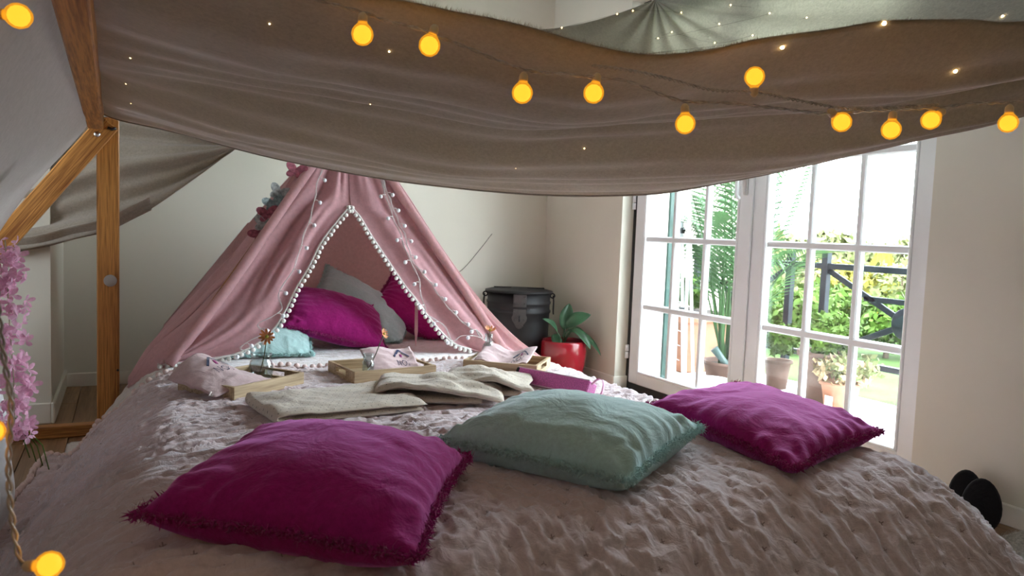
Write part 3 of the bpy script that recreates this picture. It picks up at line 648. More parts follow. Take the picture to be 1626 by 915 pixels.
# small unlit globe lights looped over the tent
def front(x, z, off=.03): return (x, 3.12+(z-.33)*.396-off, z)
sl = thing('white_globe_lights', 'unlit string of tiny white globe lights looped over the tent', 'string lights')
wl = [(.795, 1.17), (.76, 1.08), (.74, 1.0), (.72, .93), (.69, .86), (.665, .79), (.64, .72), (.60, .66), (.565, .60), (.58, .55), (.54, .52), (.48, .49), (.505, .455), (.45, .43), (.41, .40), (.43, .385), (.36, .375), (.28, .365), (.24, .36)]
wr_ = [(1.05, 1.13), (1.07, 1.05), (1.095, .95), (1.12, .88), (1.15, .77), (1.185, .69), (1.19, .62), (1.20, .56), (1.205, .52), (1.24, .50), (1.29, .46), (1.32, .40), (1.36, .42), (1.42, .42), (1.47, .41), (1.44, .45), (1.47, .40), (1.52, .39)]
wr2 = [(1.06, 1.13), (1.085, 1.04), (1.115, .94), (1.145, .86), (1.17, .75), (1.24, .66), (1.29, .58), (1.33, .53), (1.38, .48), (1.43, .44)]
gl = MB().ball((0, 0, 0), .0092, 10, 7).mesh('globe'); gl.materials.append(MATS['bulb_off'])
for path, st in ((wl, 1), (wr_, 2), (wr2, 3)):
    C = resample([front(*p) for p in path], 120); MB().tube(C, .0013, 5).build('cord', 'wire_white', sl)
    C2 = C+np.array([.004, -.003, .001])*np.sin(np.linspace(0, 60, 120))[:, None]; MB().tube(C2, .0012, 5).build('cord', 'wire_white', sl)
    for k in range(5+2*st, 118, 11):
        s = 1 if st != 2 else -1; p = C[k]+np.array([.024*s, -.004, -.009]); link('globe', gl, None, sl, p)
        MB().tube([C[k], (C[k]+p)/2+np.array([0, 0, .006]), p], .0016, 5).build('socket', 'wire_white', sl)
# felt butterfly garland on the far tent pole
ga = thing('butterfly_garland', 'string of grey and pink felt butterflies on the tent pole', 'garland')
gp = [(.715, 3.46, 1.20), (.695, 3.45, 1.13), (.665, 3.45, 1.07), (.625, 3.44, 1.03), (.60, 3.43, .98), (.575, 3.43, .935), (.56, 3.42, .89), (.545, 3.42, .85)]
MB().tube(resample(gp, 30), .0015, 5).build('cord', 'wire_dark', ga)
for k, (p, mt_) in enumerate(zip(gp, ('felt_pink', 'felt_pink', None, 'felt_grey', 'felt_teal', 'felt_pink', 'felt_grey', 'felt_pink'))):
    if not mt_: continue
    mb = MB(); c = np.array(p)+np.array([-.022, -.02, 0]); tw = rng.uniform(-.6, .6)
    for a0, L, wd in ((.6, .055, .030), (2.5, .055, .030), (-.6, .042, .025), (3.7, .042, .025)):
        a0 += tw; d = np.array([math.cos(a0), rng.uniform(-.5, .1), math.sin(a0)]); n2 = np.array([-math.sin(a0), 0, math.cos(a0)])
        pts = [c+d*L*(.5-.5*math.cos(q))+n2*wd*.6*math.sin(q) for q in np.linspace(0, 2*PI, 12, endpoint=False)]; mb.add(pts, [tuple(range(12))])
    o = mb.build('butterfly', mt_, ga, False); solid(o, .004)

# ================================================================== wooden lean-to frame
fm = thing('wooden_tent_frame', 'varnished pine frame with upright post, sloping leg and ridge beam', 'frame')
FX, FY = -.060, 3.60
MB().box((FX, FY, .655), (.084, .045, 1.31), bev=.004).build('post', 'pine', fm, False)
def board(a, b, wd, th, name, mat):
    a, b = Vector(a), Vector(b); d = (b-a); L = d.length; d.normalize(); n = Vector((0, 1, 0)); s = d.cross(n).normalized()
    o = MB().box((0, 0, 0), (L, wd, th), bev=.004).build(name, mat, fm, False)
    mw = Matrix((d, n.cross(d), n)).transposed().to_4x4(); mw.translation = (a+b)/2; o.matrix_basis = mw; return o
board((-.055, 3.552, 1.285), (-.98, 3.552, .03), .082, .04, 'sloping_leg', 'pine_x')
board((-1.05, 3.50, .025), (-.02, 3.50, .025), .05, .045, 'floor_rail', 'pine_rail')
MB().box((-.085, 1.95, 1.295), (.058, 3.30, .085), (1, .012, 0), (-.012, 1, 0), bev=.005).build('ridge_beam', 'pine_beam', fm, False)
MB().box((-.12, .30, .645), (.084, .045, 1.29), bev=.004).build('post', 'pine', fm, False)
board((-.115, .348, 1.28), (-1.04, .348, .03), .082, .04, 'sloping_leg', 'pine_x')
MB().lathe([(.001, .004), (.011, .003), (.012, 0), (.009, -.004)], (-.098, 3.530, 1.232), 18, (0, -1, 0)).build('bolt', 'chrome', fm)
MB().tube([(-.06, 3.529, 1.262), (-.045, 3.527, 1.256), (-.03, 3.529, 1.262)], .006, 8).build('bracket', 'case_black', fm)
MB().lathe([(.001, .004), (.0235, .004), (.025, .002), (.025, 0)], (-.052, FY-.0225, .632), 28, (0, -1, 0)).build('round_sticker', 'disc_grey', fm)
MB().lathe([(.005, .001), (.005, 0)], (-.024, FY-.0225, .25), 12, (0, -1, 0)).build('screw_hole', 'case_black', fm)
MB().tube([(-.435, 3.528, .715), (-.40, 3.52, .70)], .003, 6).build('nail', 'chrome', fm)

# ------------------------------------------------------------------ draped cloths
FAR = [(-.11, 3.62, 1.345), (-.03, 3.55, 1.305), (.141, 3.365, 1.258), (.374, 3.116, 1.19), (.59, 2.884, 1.132), (.809, 2.649, 1.084), (.98, 2.467, 1.056), (1.14, 2.295, 1.038), (1.291, 2.134, 1.032), (1.433, 1.982, 1.038), (1.514, 1.895, 1.048), (1.63, 1.771, 1.08), (1.752, 1.64, 1.119), (1.867, 1.517, 1.166), (1.976, 1.4, 1.206), (2.079, 1.29, 1.257), (2.154, 1.21, 1.297), (2.35, 1.0, 1.40), (2.57, .76, 1.53)]
NEAR = [(-.12, 1.45, 1.345), (.10, 1.39, 1.312), (.344, 1.315, 1.287), (.431, 1.288, 1.282), (.51, 1.264, 1.272), (.58, 1.243, 1.266), (.654, 1.221, 1.256), (.748, 1.192, 1.238), (.829, 1.167, 1.228), (.899, 1.146, 1.231), (.99, 1.118, 1.25), (1.076, 1.092, 1.276), (1.22, 1.048, 1.306), (1.326, 1.016, 1.33), (1.493, .965, 1.347), (1.624, .925, 1.354), (1.95, .83, 1.42), (2.57, .62, 1.56)]
can = thing('draped_canopy', 'beige cloth canopy sagging in long folds above the bed', 'canopy')
nu, nv = 170, 110
def ckey(P, n):      # match both edges by how far across the room they are
    P = np.array(P); x = P[:, 0]; q = x[0]+(x[-1]-x[0])*np.linspace(0, 1, n); R = resample(P, 600)
    return np.stack([q]+[np.interp(q, R[:, 0], R[:, k]) for k in (1, 2)], 1)
A_, B_ = ckey(FAR, nu), ckey(NEAR, nu)
U, V = np.meshgrid(np.linspace(0, 1, nu), np.linspace(0, 1, nv), indexing='ij')
CP = A_[:, None]*(1-V[..., None])+B_[:, None]*V[..., None]
span = np.minimum(1, np.sin(PI*np.clip(U, 0, 1))*2.2)**.8
VV = np.clip(V+.02*vnoise(U*4, V*2, 21), 0, 1)
kx = [0, .02, .36, .40, .54, .58, .80, .83, .97, 1]; kz = [0, -.003, -.060, -.062, .002, .004, -.050, -.050, -.008, 0]
prof = np.interp(VV, kx, kz); 
for _ in range(3): prof[:, 1:-1] = .25*prof[:, :-2]+.5*prof[:, 1:-1]+.25*prof[:, 2:]
prof = prof+.006*np.sin(2*PI*(9*V+.8*vnoise(U*2, V*4, 22)))*np.sin(PI*V)**.5+.004*vnoise(U*9, V*26, 23)
CP[..., 2] += span*prof+.020*np.sin(2*PI*(3*V))*np.exp(-U*8)*np.sin(PI*V)
# the near edge turns up into a soft roll
CP[..., 2] += span*.010*np.exp(-(1-V)/.02)
solid(MB().grid(CP).build('cloth', 'canopy_cloth', can), .004, 0)
mb = MB()
for p in resample(CP[:, -1], 1500):
    for k in range(2):
        d = sample_normal(np.array([rng.normal()*.6, rng.normal()*.5, .8+.5*rng.random()])); L = .005+.007*rng.random(); q = np.array([.0006, .0003, 0]); mb.add([p-q, p+q, p+d*L], [(0, 1, 2)])
stuff(mb.build('frayed_hem', 'canopy_cloth', can, False))
solid(MB().tube(resample(CP[:, 0]+np.array([0, 0, -.002]), 120), .0045, 8).build('far_hem', 'canopy_cloth', can), .001)

# cloth over the sloping side of the frame
lc = thing('side_cloth', 'pale cloth hanging over the sloping side of the wooden frame', 'cloth')
n1, n2 = 60, 50
yy = np.linspace(3.50, .25, n1)[:, None]; tt = np.linspace(0, 1, n2)[None, :]
xx = -.085-.012*(3.6-yy)*0-.95*tt; sag = .10*np.sin(PI*tt)*(.6+.4*np.sin(PI*(3.5-yy)/3.25))
zz = 1.345-1.30*tt*.97+0*yy-sag*.25; yy2 = yy+0*tt
P = np.stack([xx+sag*.6+0*yy, yy2+0*tt, zz], 2); P = P+normals(P)*(.010*np.sin(14*tt+2*yy)+.006*vnoise(yy*6, tt*4, 31))[..., None]
solid(MB().grid(P).build('cloth', 'left_cloth', lc), .003, 0)
# cloth tail hanging behind the post
bc = thing('hanging_cloth_tail', 'beige cloth tail slung behind the pine post', 'cloth')
up = [(-.62, 3.82, 1.0), (-.34, 3.82, 1.16), (-.183, 3.80, 1.30), (-.03, 3.78, 1.36), (.207, 3.76, 1.33), (.33, 3.74, 1.30), (.47, 3.73, 1.262)]
lo = [(-.60, 3.74, .70), (-.36, 3.73, .748), (-.208, 3.72, .79), (-.03, 3.70, .855), (.106, 3.70, .938), (.26, 3.70, 1.062), (.465, 3.715, 1.245)]
P = ruled(up, lo, 70, 46, lambda U, V: (.030*np.sin(2*PI*(1.9*V-.55*U+.1))+.012*np.sin(2*PI*(5*V-1.5*U)))*np.sin(PI*U)**.5)
solid(MB().grid(P).build('cloth', 'canopy_cloth', bc), .003, 0)
P = ruled(lo[:5], [(a-.01, b-.035, c+.055) for a, b, c in lo[:5]], 40, 8, lambda U, V: .004*np.sin(U*20))
solid(MB().grid(P).build('turned_hem', 'canopy_cloth', bc), .003, 0)
# upper linen sheet clipped to the top of the door, falling in a fan of folds
uc = thing('linen_sheet', 'grey linen sheet clipped above the door, fanned into folds', 'cloth')
TK = np.array([2.555, 3.39, 2.185])
rim = resample([(1.08, 2.90, 1.715), (1.22, 2.70, 1.50), (1.42, 2.42, 1.36), (1.62, 2.12, 1.32), (1.82, 1.82, 1.36), (2.05, 1.45, 1.44), (2.3, 1.0, 1.55), (2.52, .55, 1.75), (2.555, .45, 2.05)], 110)
TOPL = np.array([[.95, 2.98, 1.60]])
v = np.linspace(0.0, 1, 50)[None, :, None]; P = TK*(1-v)+rim[:, None]*v
P[..., 2] -= .22*np.sin(PI*v[..., 0])*np.ones((110, 1))*(.35+.65*np.sin(PI*np.linspace(0, 1, 110)))[:, None]
a_ = np.linspace(0, 1, 110)[:, None]; P = P+normals(P)*(.018*np.sin(a_*46)*np.exp(-v[..., 0]*2.6)*np.minimum(1, v[..., 0]*9)+.02*np.sin(a_*20+1)*v[..., 0]*(1-v[..., 0])*2)[..., None]
solid(MB().grid(P).build('cloth', 'grey_linen', uc), .003, 0)
MB().box((2.575, 3.39, 2.20), (.05, .06, .05), bev=.006).build('clip', 'metal_white', uc, False)
UCP = P
# white drape gathered to the floor
wd = thing('white_drape', 'white gathered drape falling to the floor behind pink garland', 'drape')
pr = [(1.03, .05), (.80, .055), (.60, .065), (.45, .085), (.30, .105), (.15, .11), (.06, .085), (.015, .05), (.006, .001)]
th = np.linspace(0, 2*PI, 73)[None, :]; zz = resample([(z, r, 0) for z, r in pr], 50); r = zz[:, 1][:, None]*(1+.10*np.sin(9*th+2*zz[:, 0][:, None]*5)+.05*np.sin(17*th))
P = np.stack([-.385+r*np.cos(th), 2.36+r*np.sin(th), np.clip(zz[:, 0], .005, 9)[:, None]+0*th], 2)
MB().grid(P).build('cloth', 'white_drape', wd)

# ------------------------------------------------------------------ lit globe lights
def globe_bulb(parent, c, d, r=.0185):
    """d: way from the globe to its socket"""
    c, d = Vector(c), Vector(d).normalized()
    o = MB().lathe([(.001, -r), (r*.5, -r*.87), (r*.87, -r*.5), (r, 0), (r*.93, r*.38), (r*.72, r*.72), (r*.48, r*.95), (r*.42, r*1.1), (.001, r*1.12)], (0, 0, 0), 20, d).build('globe', 'bulb_glow', parent); o.location = c
    MB().lathe([(r*.40, r*1.05), (r*.44, r*1.25), (r*.40, r*1.7), (r*.2, r*1.95), (.001, r*2.0)], (0, 0, 0), 14, d).build('socket', 'bulb_neck', o)
    MB().ball((0, 0, 0), r*.82, 14, 8).build('core', 'bulb_core', o)
    l = lamp('filament', 'POINT', c, (0, 0, 0), energy=.07, color=(1, .52, .10), shadow_soft_size=r*1.1); l.parent = parent
    return o
sl1 = thing('globe_string_lights', 'string of glowing amber globe lights along the canopy edge', 'string lights')
W1 = [(.05, 1.36, 1.31), (.337, 1.267, 1.258), (.377, 1.255, 1.247), (.447, 1.233, 1.234), (.519, 1.211, 1.212), (.614, 1.183, 1.183), (.691, 1.159, 1.18), (.757, 1.139, 1.177), (.802, 1.126, 1.175), (.894, 1.097, 1.149), (.976, 1.073, 1.151), (1.072, 1.043, 1.148), (1.17, 1.013, 1.145), (1.258, .987, 1.156), (1.386, .948, 1.17), (1.465, .924, 1.183), (1.552, .897, 1.193), (1.60, .883, 1.202), (1.9, .79, 1.27)]
W2 = [(.734, 1.146, 1.198), (.801, 1.126, 1.195), (.869, 1.105, 1.186), (.951, 1.08, 1.172), (1.034, 1.055, 1.174), (1.107, 1.033, 1.166), (1.207, 1.002, 1.157), (1.30, .975, 1.165), (1.40, .945, 1.178)]
for W in (W1, W2):
    C = resample(W, 260); k = np.arange(260)*.9
    for ph in (0, PI): MB().tube(C+np.stack([0*k, .0022*np.cos(k+ph), .0022*np.sin(k+ph)], 1), .0014, 5).build('cord', 'wire_clear', sl1)
for c, d in [((.353, 1.262, 1.219), (0, 0, 1)), ((.46, 1.23, 1.21), (.25, -.1, 1)), ((.616, 1.182, 1.142), (.05, 0, 1)), ((.739, 1.145, 1.151), (.2, 0, 1)), ((.906, 1.094, 1.108), (-.1, 0, 1)), ((1.03, 1.056, 1.202), (.05, 0, -1)), ((1.205, 1.003, 1.131), (-.9, .3, .7)), ((1.305, .972, 1.123), (.05, 0, 1)), ((1.386, .948, 1.147), (.8, -.2, .6)), ((1.551, .898, 1.152), (0, 0, 1))]:
    globe_bulb(sl1, c, d)
sl2 = thing('loose_light_strand', 'loose strand of globe lights dangling beside the wooden frame', 'string lights')
W = [(-.13, .95, 1.27), (-.135, .92, 1.05), (-.113, .898, .817), (-.107, .89, .761), (-.100, .882, .711), (-.102, .879, .661), (-.101, .875, .618), (-.096, .869, .574), (-.090, .864, .553), (-.080, .860, .550)]
C = resample(W, 160); k = np.arange(160)*.9
for ph in (0, PI): MB().tube(C+np.stack([.002*np.cos(k+ph), .002*np.sin(k+ph), 0*k], 1), .0015, 5).build('cord', 'wire_clear', sl2)
globe_bulb(sl2, (-.066, .852, .552), (-1, .5, -.1), .0135)
globe_bulb(sl2, (-.116, .878, .685), (-1, .3, .3), .0125)
globe_bulb(sl2, (-.137, 1.336, 1.187), (-1, .45, .05), .0185); MB().tube([(-.172, 1.355, 1.189), (-.21, 1.3, 1.22), (-.13, .95, 1.27)], .0016, 5).build('cord', 'wire_clear', sl2)

# fairy lights lying on the linen sheet and the canopy
def ray_to(px, py):
    return (CF+CR*((px-813)/1196.4)+CU*((457.5-py)/1196.4)).normalized()
def bvh(P):
    nu_, nv_ = P.shape[:2]; return BVHTree.FromPolygons([tuple(p) for p in P.reshape(-1, 3)], [(i*nv_+j, (i+1)*nv_+j, (i+1)*nv_+j+1, i*nv_+j+1) for i in range(nu_-1) for j in range(nv_-1)])
T1, T2 = bvh(CP), bvh(UCP)
fl = thing('fairy_lights', 'fine wire of tiny warm fairy lights over the linen sheet', 'fairy lights')
led = MB().ball((0, 0, 0), .0028, 8, 6).mesh('light_bead'); led.materials.append(MATS['led_glow'])
pts = []
for (px, py) in [(833, 55), (866, 51), (892, 44), (925, 35), (952, 29), (980, 22), (1005, 17), (1082, 20), (1142, 38), (1160, 8), (1222, 21), (1045, 61), (1067, 51), (1135, 68), (1195, 56), (1281, 28), (1282, 54), (1005, 88), (1039, 87), (1165, 76)]:
    h = T2.ray_cast(CAM, ray_to(px, py))
    if h[0] is None: continue
    p = h[0]-ray_to(px, py)*.006; pts.append(p); link('light_bead', led, None, fl, p)
tiny = MB().ball((0, 0, 0), .0017, 6, 4).mesh('light_bead'); tiny.materials.append(MATS['led_glow'])
big = MB().ball((0, 0, 0), .0042, 8, 6).mesh('light_bead'); big.materials.append(MATS['led_glow'])
for (px, py) in [(1242, 75), (1404, 37), (1517, 113), (207, 92), (200, 133), (208, 164), (359, 208), (428, 38), (618, 82), (588, 165), (819, 267), (928, 236), (1592, 26)]:
    h = T1.ray_cast(CAM, ray_to(px, py)) ; g = T2.ray_cast(CAM, ray_to(px, py))
    h = h if h[0] is not None else g
    if h[0] is None: continue
    link('light_bead', big if px > 1000 else tiny, None, fl, h[0]-ray_to(px, py)*.005)
if len(pts) > 3: MB().tube(resample([tuple(p) for p in pts[:7]], 60), .0007, 4).build('cord', 'wire_dark', fl)
if len(pts) > 12:
    for s in range(7, len(pts)-2, 3): MB().tube(resample([tuple(p) for p in pts[s:s+4]], 40), .0007, 4).build('cord', 'wire_dark', fl)

# pink blossom garland
pg = thing('blossom_garland', 'hanging garland of pink artificial blossom at the white drape', 'garland')
line = [(-.27, 2.30, .83), (-.262, 2.262, .76), (-.258, 2.255, .64), (-.250, 2.25, .50), (-.247, 2.245, .40), (-.243, 2.24, .33)]
MB().tube(resample(line, 30), .0016, 6).build('vine', 'stem_pale', pg)
C = resample(line, 90)
def blossom(sz):
    mb = MB()
    for k in range(4):
        a = k*PI/2; d = Vector((math.cos(a), math.sin(a), .35)); s = Vector((-math.sin(a), math.cos(a), 0))
        mb.add([(0, 0, 0), d*sz*.5-s*sz*.34, d*sz*.95-s*sz*.26+Vector((0, 0, .1*sz)), d*sz*1.05+Vector((0, 0, .22*sz)), d*sz*.95+s*sz*.26+Vector((0, 0, .1*sz)), d*sz*.5+s*sz*.34], [(0, 1, 2, 3), (0, 3, 4, 5)])
    me = mb.mesh('blossom'); me.materials.append(MATS['petal_pink']); return me
bl = blossom(.0185)
for k in range(170):
    p = C[random.randrange(2, 90)]; a = random.uniform(0, 2*PI); r = random.uniform(.008, .045)*(1.0 if p[2] > .4 else .8)
    o = link('blossom', bl, None, pg, (p[0]+r*math.cos(a), p[1]+r*math.sin(a), p[2]+random.uniform(-.02, .02))); o.rotation_euler = (random.uniform(.6, 2.4), random.uniform(-.6, .6), random.uniform(-1.5, 1.5)); q = random.uniform(.75, 1.15); o.scale = (q, q, q)
for k in range(4): MB().tube([C[80], C[88]+np.array([.02+.012*k, 0, -.03]), C[88]+np.array([.028+.014*k, 0, -.06-.012*k])], .0015, 5).build('tendril', 'leaf_garden', pg)
tag(link('fallen_blossom', bl, None, None, (-.20, 2.98, .006)), 'single pink blossom fallen on the wooden floor', 'blossom')

# ================================================================== things on the bed
def frame_xy(c, ang):
    a = math.radians(ang); ex = Vector((math.cos(a), math.sin(a), 0)); ey = Vector((-math.sin(a), math.cos(a), 0)); return Vector(c), ex, ey
def serving_tray(label, corner, ang, L, Wd, h, z):
    """open wooden tray, near left corner given; hand holes in both short ends"""
    c, ex, ey = frame_xy((corner[0], corner[1], z), ang); t = thing('serving_tray', label, 'tray', tuple(c), math.radians(ang), 'wooden trays on the quilt'); th = .011
    MB().box((L/2, Wd/2, .006), (L-.004, Wd-.004, .008)).build('base', 'tray_wood', t, False)
    for y in (th/2, Wd-th/2): MB().box((L/2, y, h/2), (L, th, h), bev=.0015).build('long_side', 'tray_wood', t, False)
    for x in (th/2, L-th/2):
        mb = MB(); hw = .045; yc = Wd/2
        mb.box((x, yc, h*.2), (th, Wd-2*th, h*.4)); mb.box((x, yc, h*.91), (th, Wd-2*th, h*.18))
        for s in (-1, 1): mb.box((x, yc+s*(hw+(Wd/2-th))/2, h*.61), (th, Wd/2-th-hw, h*.42))
        mb.build('handle_end', 'tray_wood', t, False)
    return c, ex, ey
def strokes(surface, lines, wd, name, mat, parent):
    """printed marks laid on a cloth surface given in its own coordinates"""
    mb = MB()
    for ln in lines:
        P = np.array([surface(u, v) for u, v in ln])
        for a, b, (ua, va), (ub, vb) in zip(P[:-1], P[1:], ln[:-1], ln[1:]):
            n = sample_normal(np.cross(surface(ua+.01, va)-surface(ua, va), surface(ua, va+.01)-surface(ua, va))); n = n if n[2] > -.2 else -n
            d = sample_normal(b-a); q = np.cross(n, d)*wd/2; e = n*.0022
            mb.add([a-q+e, a+q+e, b+q+e, b-q+e, a-q-e*.2, a+q-e*.2, b+q-e*.2, b-q-e*.2], [(0, 1, 2, 3), (4, 7, 6, 5), (0, 4, 5, 1), (2, 6, 7, 3)])
    return mb.build(name, mat, parent, False)
def ring(cu, cv, ru, rv, n=14): return [(cu+ru*math.cos(2*PI*k/n), cv+rv*math.sin(2*PI*k/n)) for k in range(n+1)]
def pouch(label, origin, ex, ey, L, Wd, hfun, seed, logo):
    t = thing('cloth_pouch', label, 'pouch', (0, 0, 0), 0, 'pink printed pouches in the trays'); O = np.array(origin); EX, EY = np.array(ex), np.array(ey)
    def S(u, v):
        wob = float(vnoise(u*5+seed, v*6, seed))*.004+float(vnoise(u*11, v*14+seed, seed+1))*.002
        return O+EX*(u*L)+EY*(v*Wd)+np.array([0, 0, 1.])*(hfun(u, v)+wob)
    n = 34; P = np.array([[S(u, v) for v in np.linspace(0, 1, n)] for u in np.linspace(0, 1, n)])
    solid(MB().grid(P).build('cloth', 'pouch_cloth', t), .005)
    lu, lv, su, sv = logo
    f = lambda pts: [(lu+su*a, lv+sv*b) for a, b in pts]
    strokes(S, [f([(-.9, .1), (-.45, .55), (0, 1.0)]), ], .0085, 'roof_print', 'print_navy', t); strokes(S, [f([(0, 1.0), (.45, .55), (.9, .1)])], .006, 'roof_print', 'print_navy', t)
    strokes(S, [f([(-.10+.2*k/3, .28) for k in range(4)]), f([(-.10+.2*k/3, .42) for k in range(4)])], .012, 'dot_print', 'print_plum', t)
    strokes(S, [f([(-.75, -.75), (-.75, -.25), (-.4, -.75), (-.4, -.25)]), f(ring(.05, -.5, .24, .26)), f([(.55, -.75), (.55, -.25)])], .0022, 'letter_print', 'print_navy', t)
    MB().tube([tuple(S(.02, .1)+np.array([0, 0, .004])), tuple(S(-.03, .08)+np.array([0, 0, .0])), tuple(S(-.02, .02)+np.array([0, 0, .004]))], .002, 6).build('drawstring', 'trim_white', t)
    return t
def jar(name, label, c, prof, n=28):
    t = thing(name, label, 'jar'); inner = [(max(.001, r-.0022), z+(.004 if i == 0 else 0)) for i, (r, z) in enumerate(prof)]
    MB().lathe(prof+inner[::-1], c, n, cap=False).build('glass', 'jar_glass', t)
    top = prof[-1]; MB().lathe([(top[0]-.002, top[1]-.002), (top[0]+.0016, top[1]-.001), (top[0]+.0016, top[1]+.003), (top[0]-.002, top[1]+.003)], c, n, cap=False).build('rim', 'jar_glass', t)
    return t
def daisy(label, foot, head, face, r, cup=.2):
    t = thing('cut_flower', label, 'flower', (0, 0, 0), 0, 'orange cut flowers'); foot, head = Vector(foot), Vector(head); f = Vector(face).normalized(); a = f.orthogonal().normalized(); b = f.cross(a)
    MB().tube([foot, foot.lerp(head, .5)+Vector((.004, 0, 0)), head], .0017, 6).build('stem', 'stem_green', t)
    MB().ball(tuple(head+f*.002), r*.24, 10, 6).build('eye', 'flower_eye', t)
    for k in range(11):
        g = 2*PI*k/11+random.uniform(-.1, .1); d = (a*math.cos(g)+b*math.sin(g)); s = f.cross(d); L = r*random.uniform(.88, 1.08)
        p = lambda x, y, z: head+d*x*L+s*y*L+f*z*L
        MB().add([p(.16, -.06, 0), p(.16, .06, 0), p(.6, .17, cup*.5), p(.6, -.17, cup*.5), p(.95, .10, cup), p(.95, -.10, cup), p(1.0, 0, cup*1.05), p(.6, 0, cup*.35)], [(0, 1, 2, 7), (0, 7, 3), (7, 2, 4, 6), (3, 7, 6, 5)]).build('petal', 'petal_orange', t, False)
    return t
ZT = .350
c1, e1, f1 = serving_tray('wooden tray holding round jar, below the tent flap', (.300, 2.415), 36, .31, .25, .042, ZT)
c2, e2, f2 = serving_tray('wooden tray standing before the tent opening with small jar', (.712, 2.545), 8, .325, .245, .045, ZT)
c3, e3, f3 = serving_tray('wooden tray holding bottle, behind the pink glitter case', (1.185, 2.690), -43, .30, .235, .043, ZT)
up_ = Vector((0, 0, 1))
pouch('pink printed pouch draped over the end of round jar tray', c1-e1*.055+f1*.020+up_*.035, e1, f1, .23, .21, lambda u, v: .078*v**.9*(1-.75*abs(2*u-.95)**1.6)+.004-.016*(1-u)**3, 3, (.56, .60, .20, .24))
pouch('pink printed pouch propped behind the small jar', c2+e2*.085+f2*.060+up_*.022, e2, Vector(f2)*.62, .205, .15, lambda u, v: .075*v**.8+.008*math.sin(6*u), 7, (.74, .52, .17, .40))
pouch('pink printed pouch crumpled below the glass bottle', c3+e3*.035+f3*.030+up_*.025, e3, f3, .215, .17, lambda u, v: .040*v+.014*math.sin(7*u+1)+.006, 13, (.78, .50, .15, .36))
jp = [(.001, 0), (.028, .001), (.036, .008), (.040, .03), (.040, .052), (.036, .066), (.031, .072), (.031, .080), (.033, .084), (.033, .090)]
jc1 = tuple(c1+e1*.235+f1*.125+up_*.011); jar('glass_jar', 'wide round glass jar holding an open orange daisy', jc1, jp)
jp2 = [(.001, 0), (.018, .001), (.0215, .006), (.0215, .050), (.018, .056), (.016, .060), (.019, .063), (.019, .080)]
jc2 = tuple(c2+e2*.085+f2*.075+up_*.011); jar('glass_jar', 'small screw neck glass jar with a long tilted flower', jc2, jp2)
jp3 = [(.001, 0), (.024, .001), (.027, .006), (.027, .055), (.023, .068), (.015, .080), (.0135, .088), (.0165, .090), (.0165, .112)]
jc3 = tuple(c3+e3*.045+f3*.185+up_*.011); jar('glass_bottle', 'little glass milk bottle with an orange flower head', jc3, jp3)
v3 = lambda a, b: tuple(Vector(a)+Vector(b))
daisy('orange daisy facing outwards in the wide round jar', v3(jc1, (-.008, 0, .006)), v3(jc1, (.018, 0, .150)), (-.35, -.9, .25), .028)
daisy('orange flower on a long tilted stem in the small jar', v3(jc2, (-.008, 0, .006)), v3(jc2, (.058, .01, .150)), (.5, -.6, .35), .020, .35)
daisy('orange flower head sitting on the glass bottle', v3(jc3, (-.004, 0, .006)), v3(jc3, (.004, 0, .128)), (0, -.35, 1), .026, .5)

def folded_blanket(label, prof, width, c, ang, seed, th=.013):
    """fleece folded over on itself: a thick sheet following the fold profile, swept across its width"""
    o, ex, ey = frame_xy(c, ang); t = thing('folded_blanket', label, 'blanket', (0, 0, 0), 0, 'folded cream blankets on the quilt')
    C = resample([(a, 0, b) for a, b in prof], 90); n = 46; T = np.gradient(C, axis=0); T /= np.linalg.norm(T, axis=1, keepdims=True); Nn = np.stack([-T[:, 2], 0*T[:, 0], T[:, 0]], 1)
    s = np.r_[0, np.cumsum(np.linalg.norm(np.diff(C, axis=0), axis=1))]
    sh = []; UV = []
    for sg in (1, -1):
        rows = []
        for j in range(n):
            q = j/(n-1); w = (q-.5)*width; tp = math.sqrt(max(0, 1-abs(2*q-1)**8)); edge = np.sqrt(np.clip(1-np.abs(np.linspace(-1, 1, 90))**40, 0, 1))
            hh = vnoise(s*9+seed, np.full(90, q*4.), seed)*.016*np.linspace(.3, 1, 90)+vnoise(s*26, np.full(90, q*11.), seed+1)*.0035
            K = C+Nn*(sg*th/2*tp*edge)[:, None]; skew = .012*vnoise(np.full(90, q*2.5), s*2, seed+2)
            X = K[:, 0]+skew; Zz = K[:, 2]+np.clip(hh, -.004, 1)*(K[:, 2]/.04)
            rows.append(np.stack([o.x+ex.x*X+ey.x*w, o.y+ex.y*X+ey.y*w, o.z+Zz], 1)); UV.append(np.stack([s, np.full(90, w)], 1))
        G = np.array(rows); sh.append(G if sg > 0 else G)
    mb = MB().grid(sh[0][:, ::-1]); uv0 = np.array(UV[:n])[:, ::-1].reshape(-1, 2); mb.grid(sh[1]); mb.uv = np.vstack([uv0, np.array(UV[n:]).reshape(-1, 2)])
    mb.build('fleece', 'fleece', t); return t
folded_blanket('flat folded cream dotted blanket nearest the round jar tray', [(.44, .008), (.20, .008), (.03, .009), (-.005, .020), (.02, .031), (.15, .032), (.30, .030), (.445, .024)], .31, (.345, 2.20, .352), 6, 3, .018)
folded_blanket('cream dotted blanket with a thick open fold, lying across another', [(.33, .012), (.16, .012), (.03, .014), (.0, .031), (.035, .047), (.10, .050), (.18, .047), (.26, .036), (.33, .030), (.40, .014)], .25, (.735, 2.33, .356), -24, 11, .021)
folded_blanket('cream blanket folded double beside the pink glitter case', [(.25, .012), (.14, .012), (.02, .016), (.0, .034), (.03, .052), (.10, .055), (.17, .047), (.24, .036), (.29, .030)], .25, (.99, 2.375, .356), -28, 19, .022)

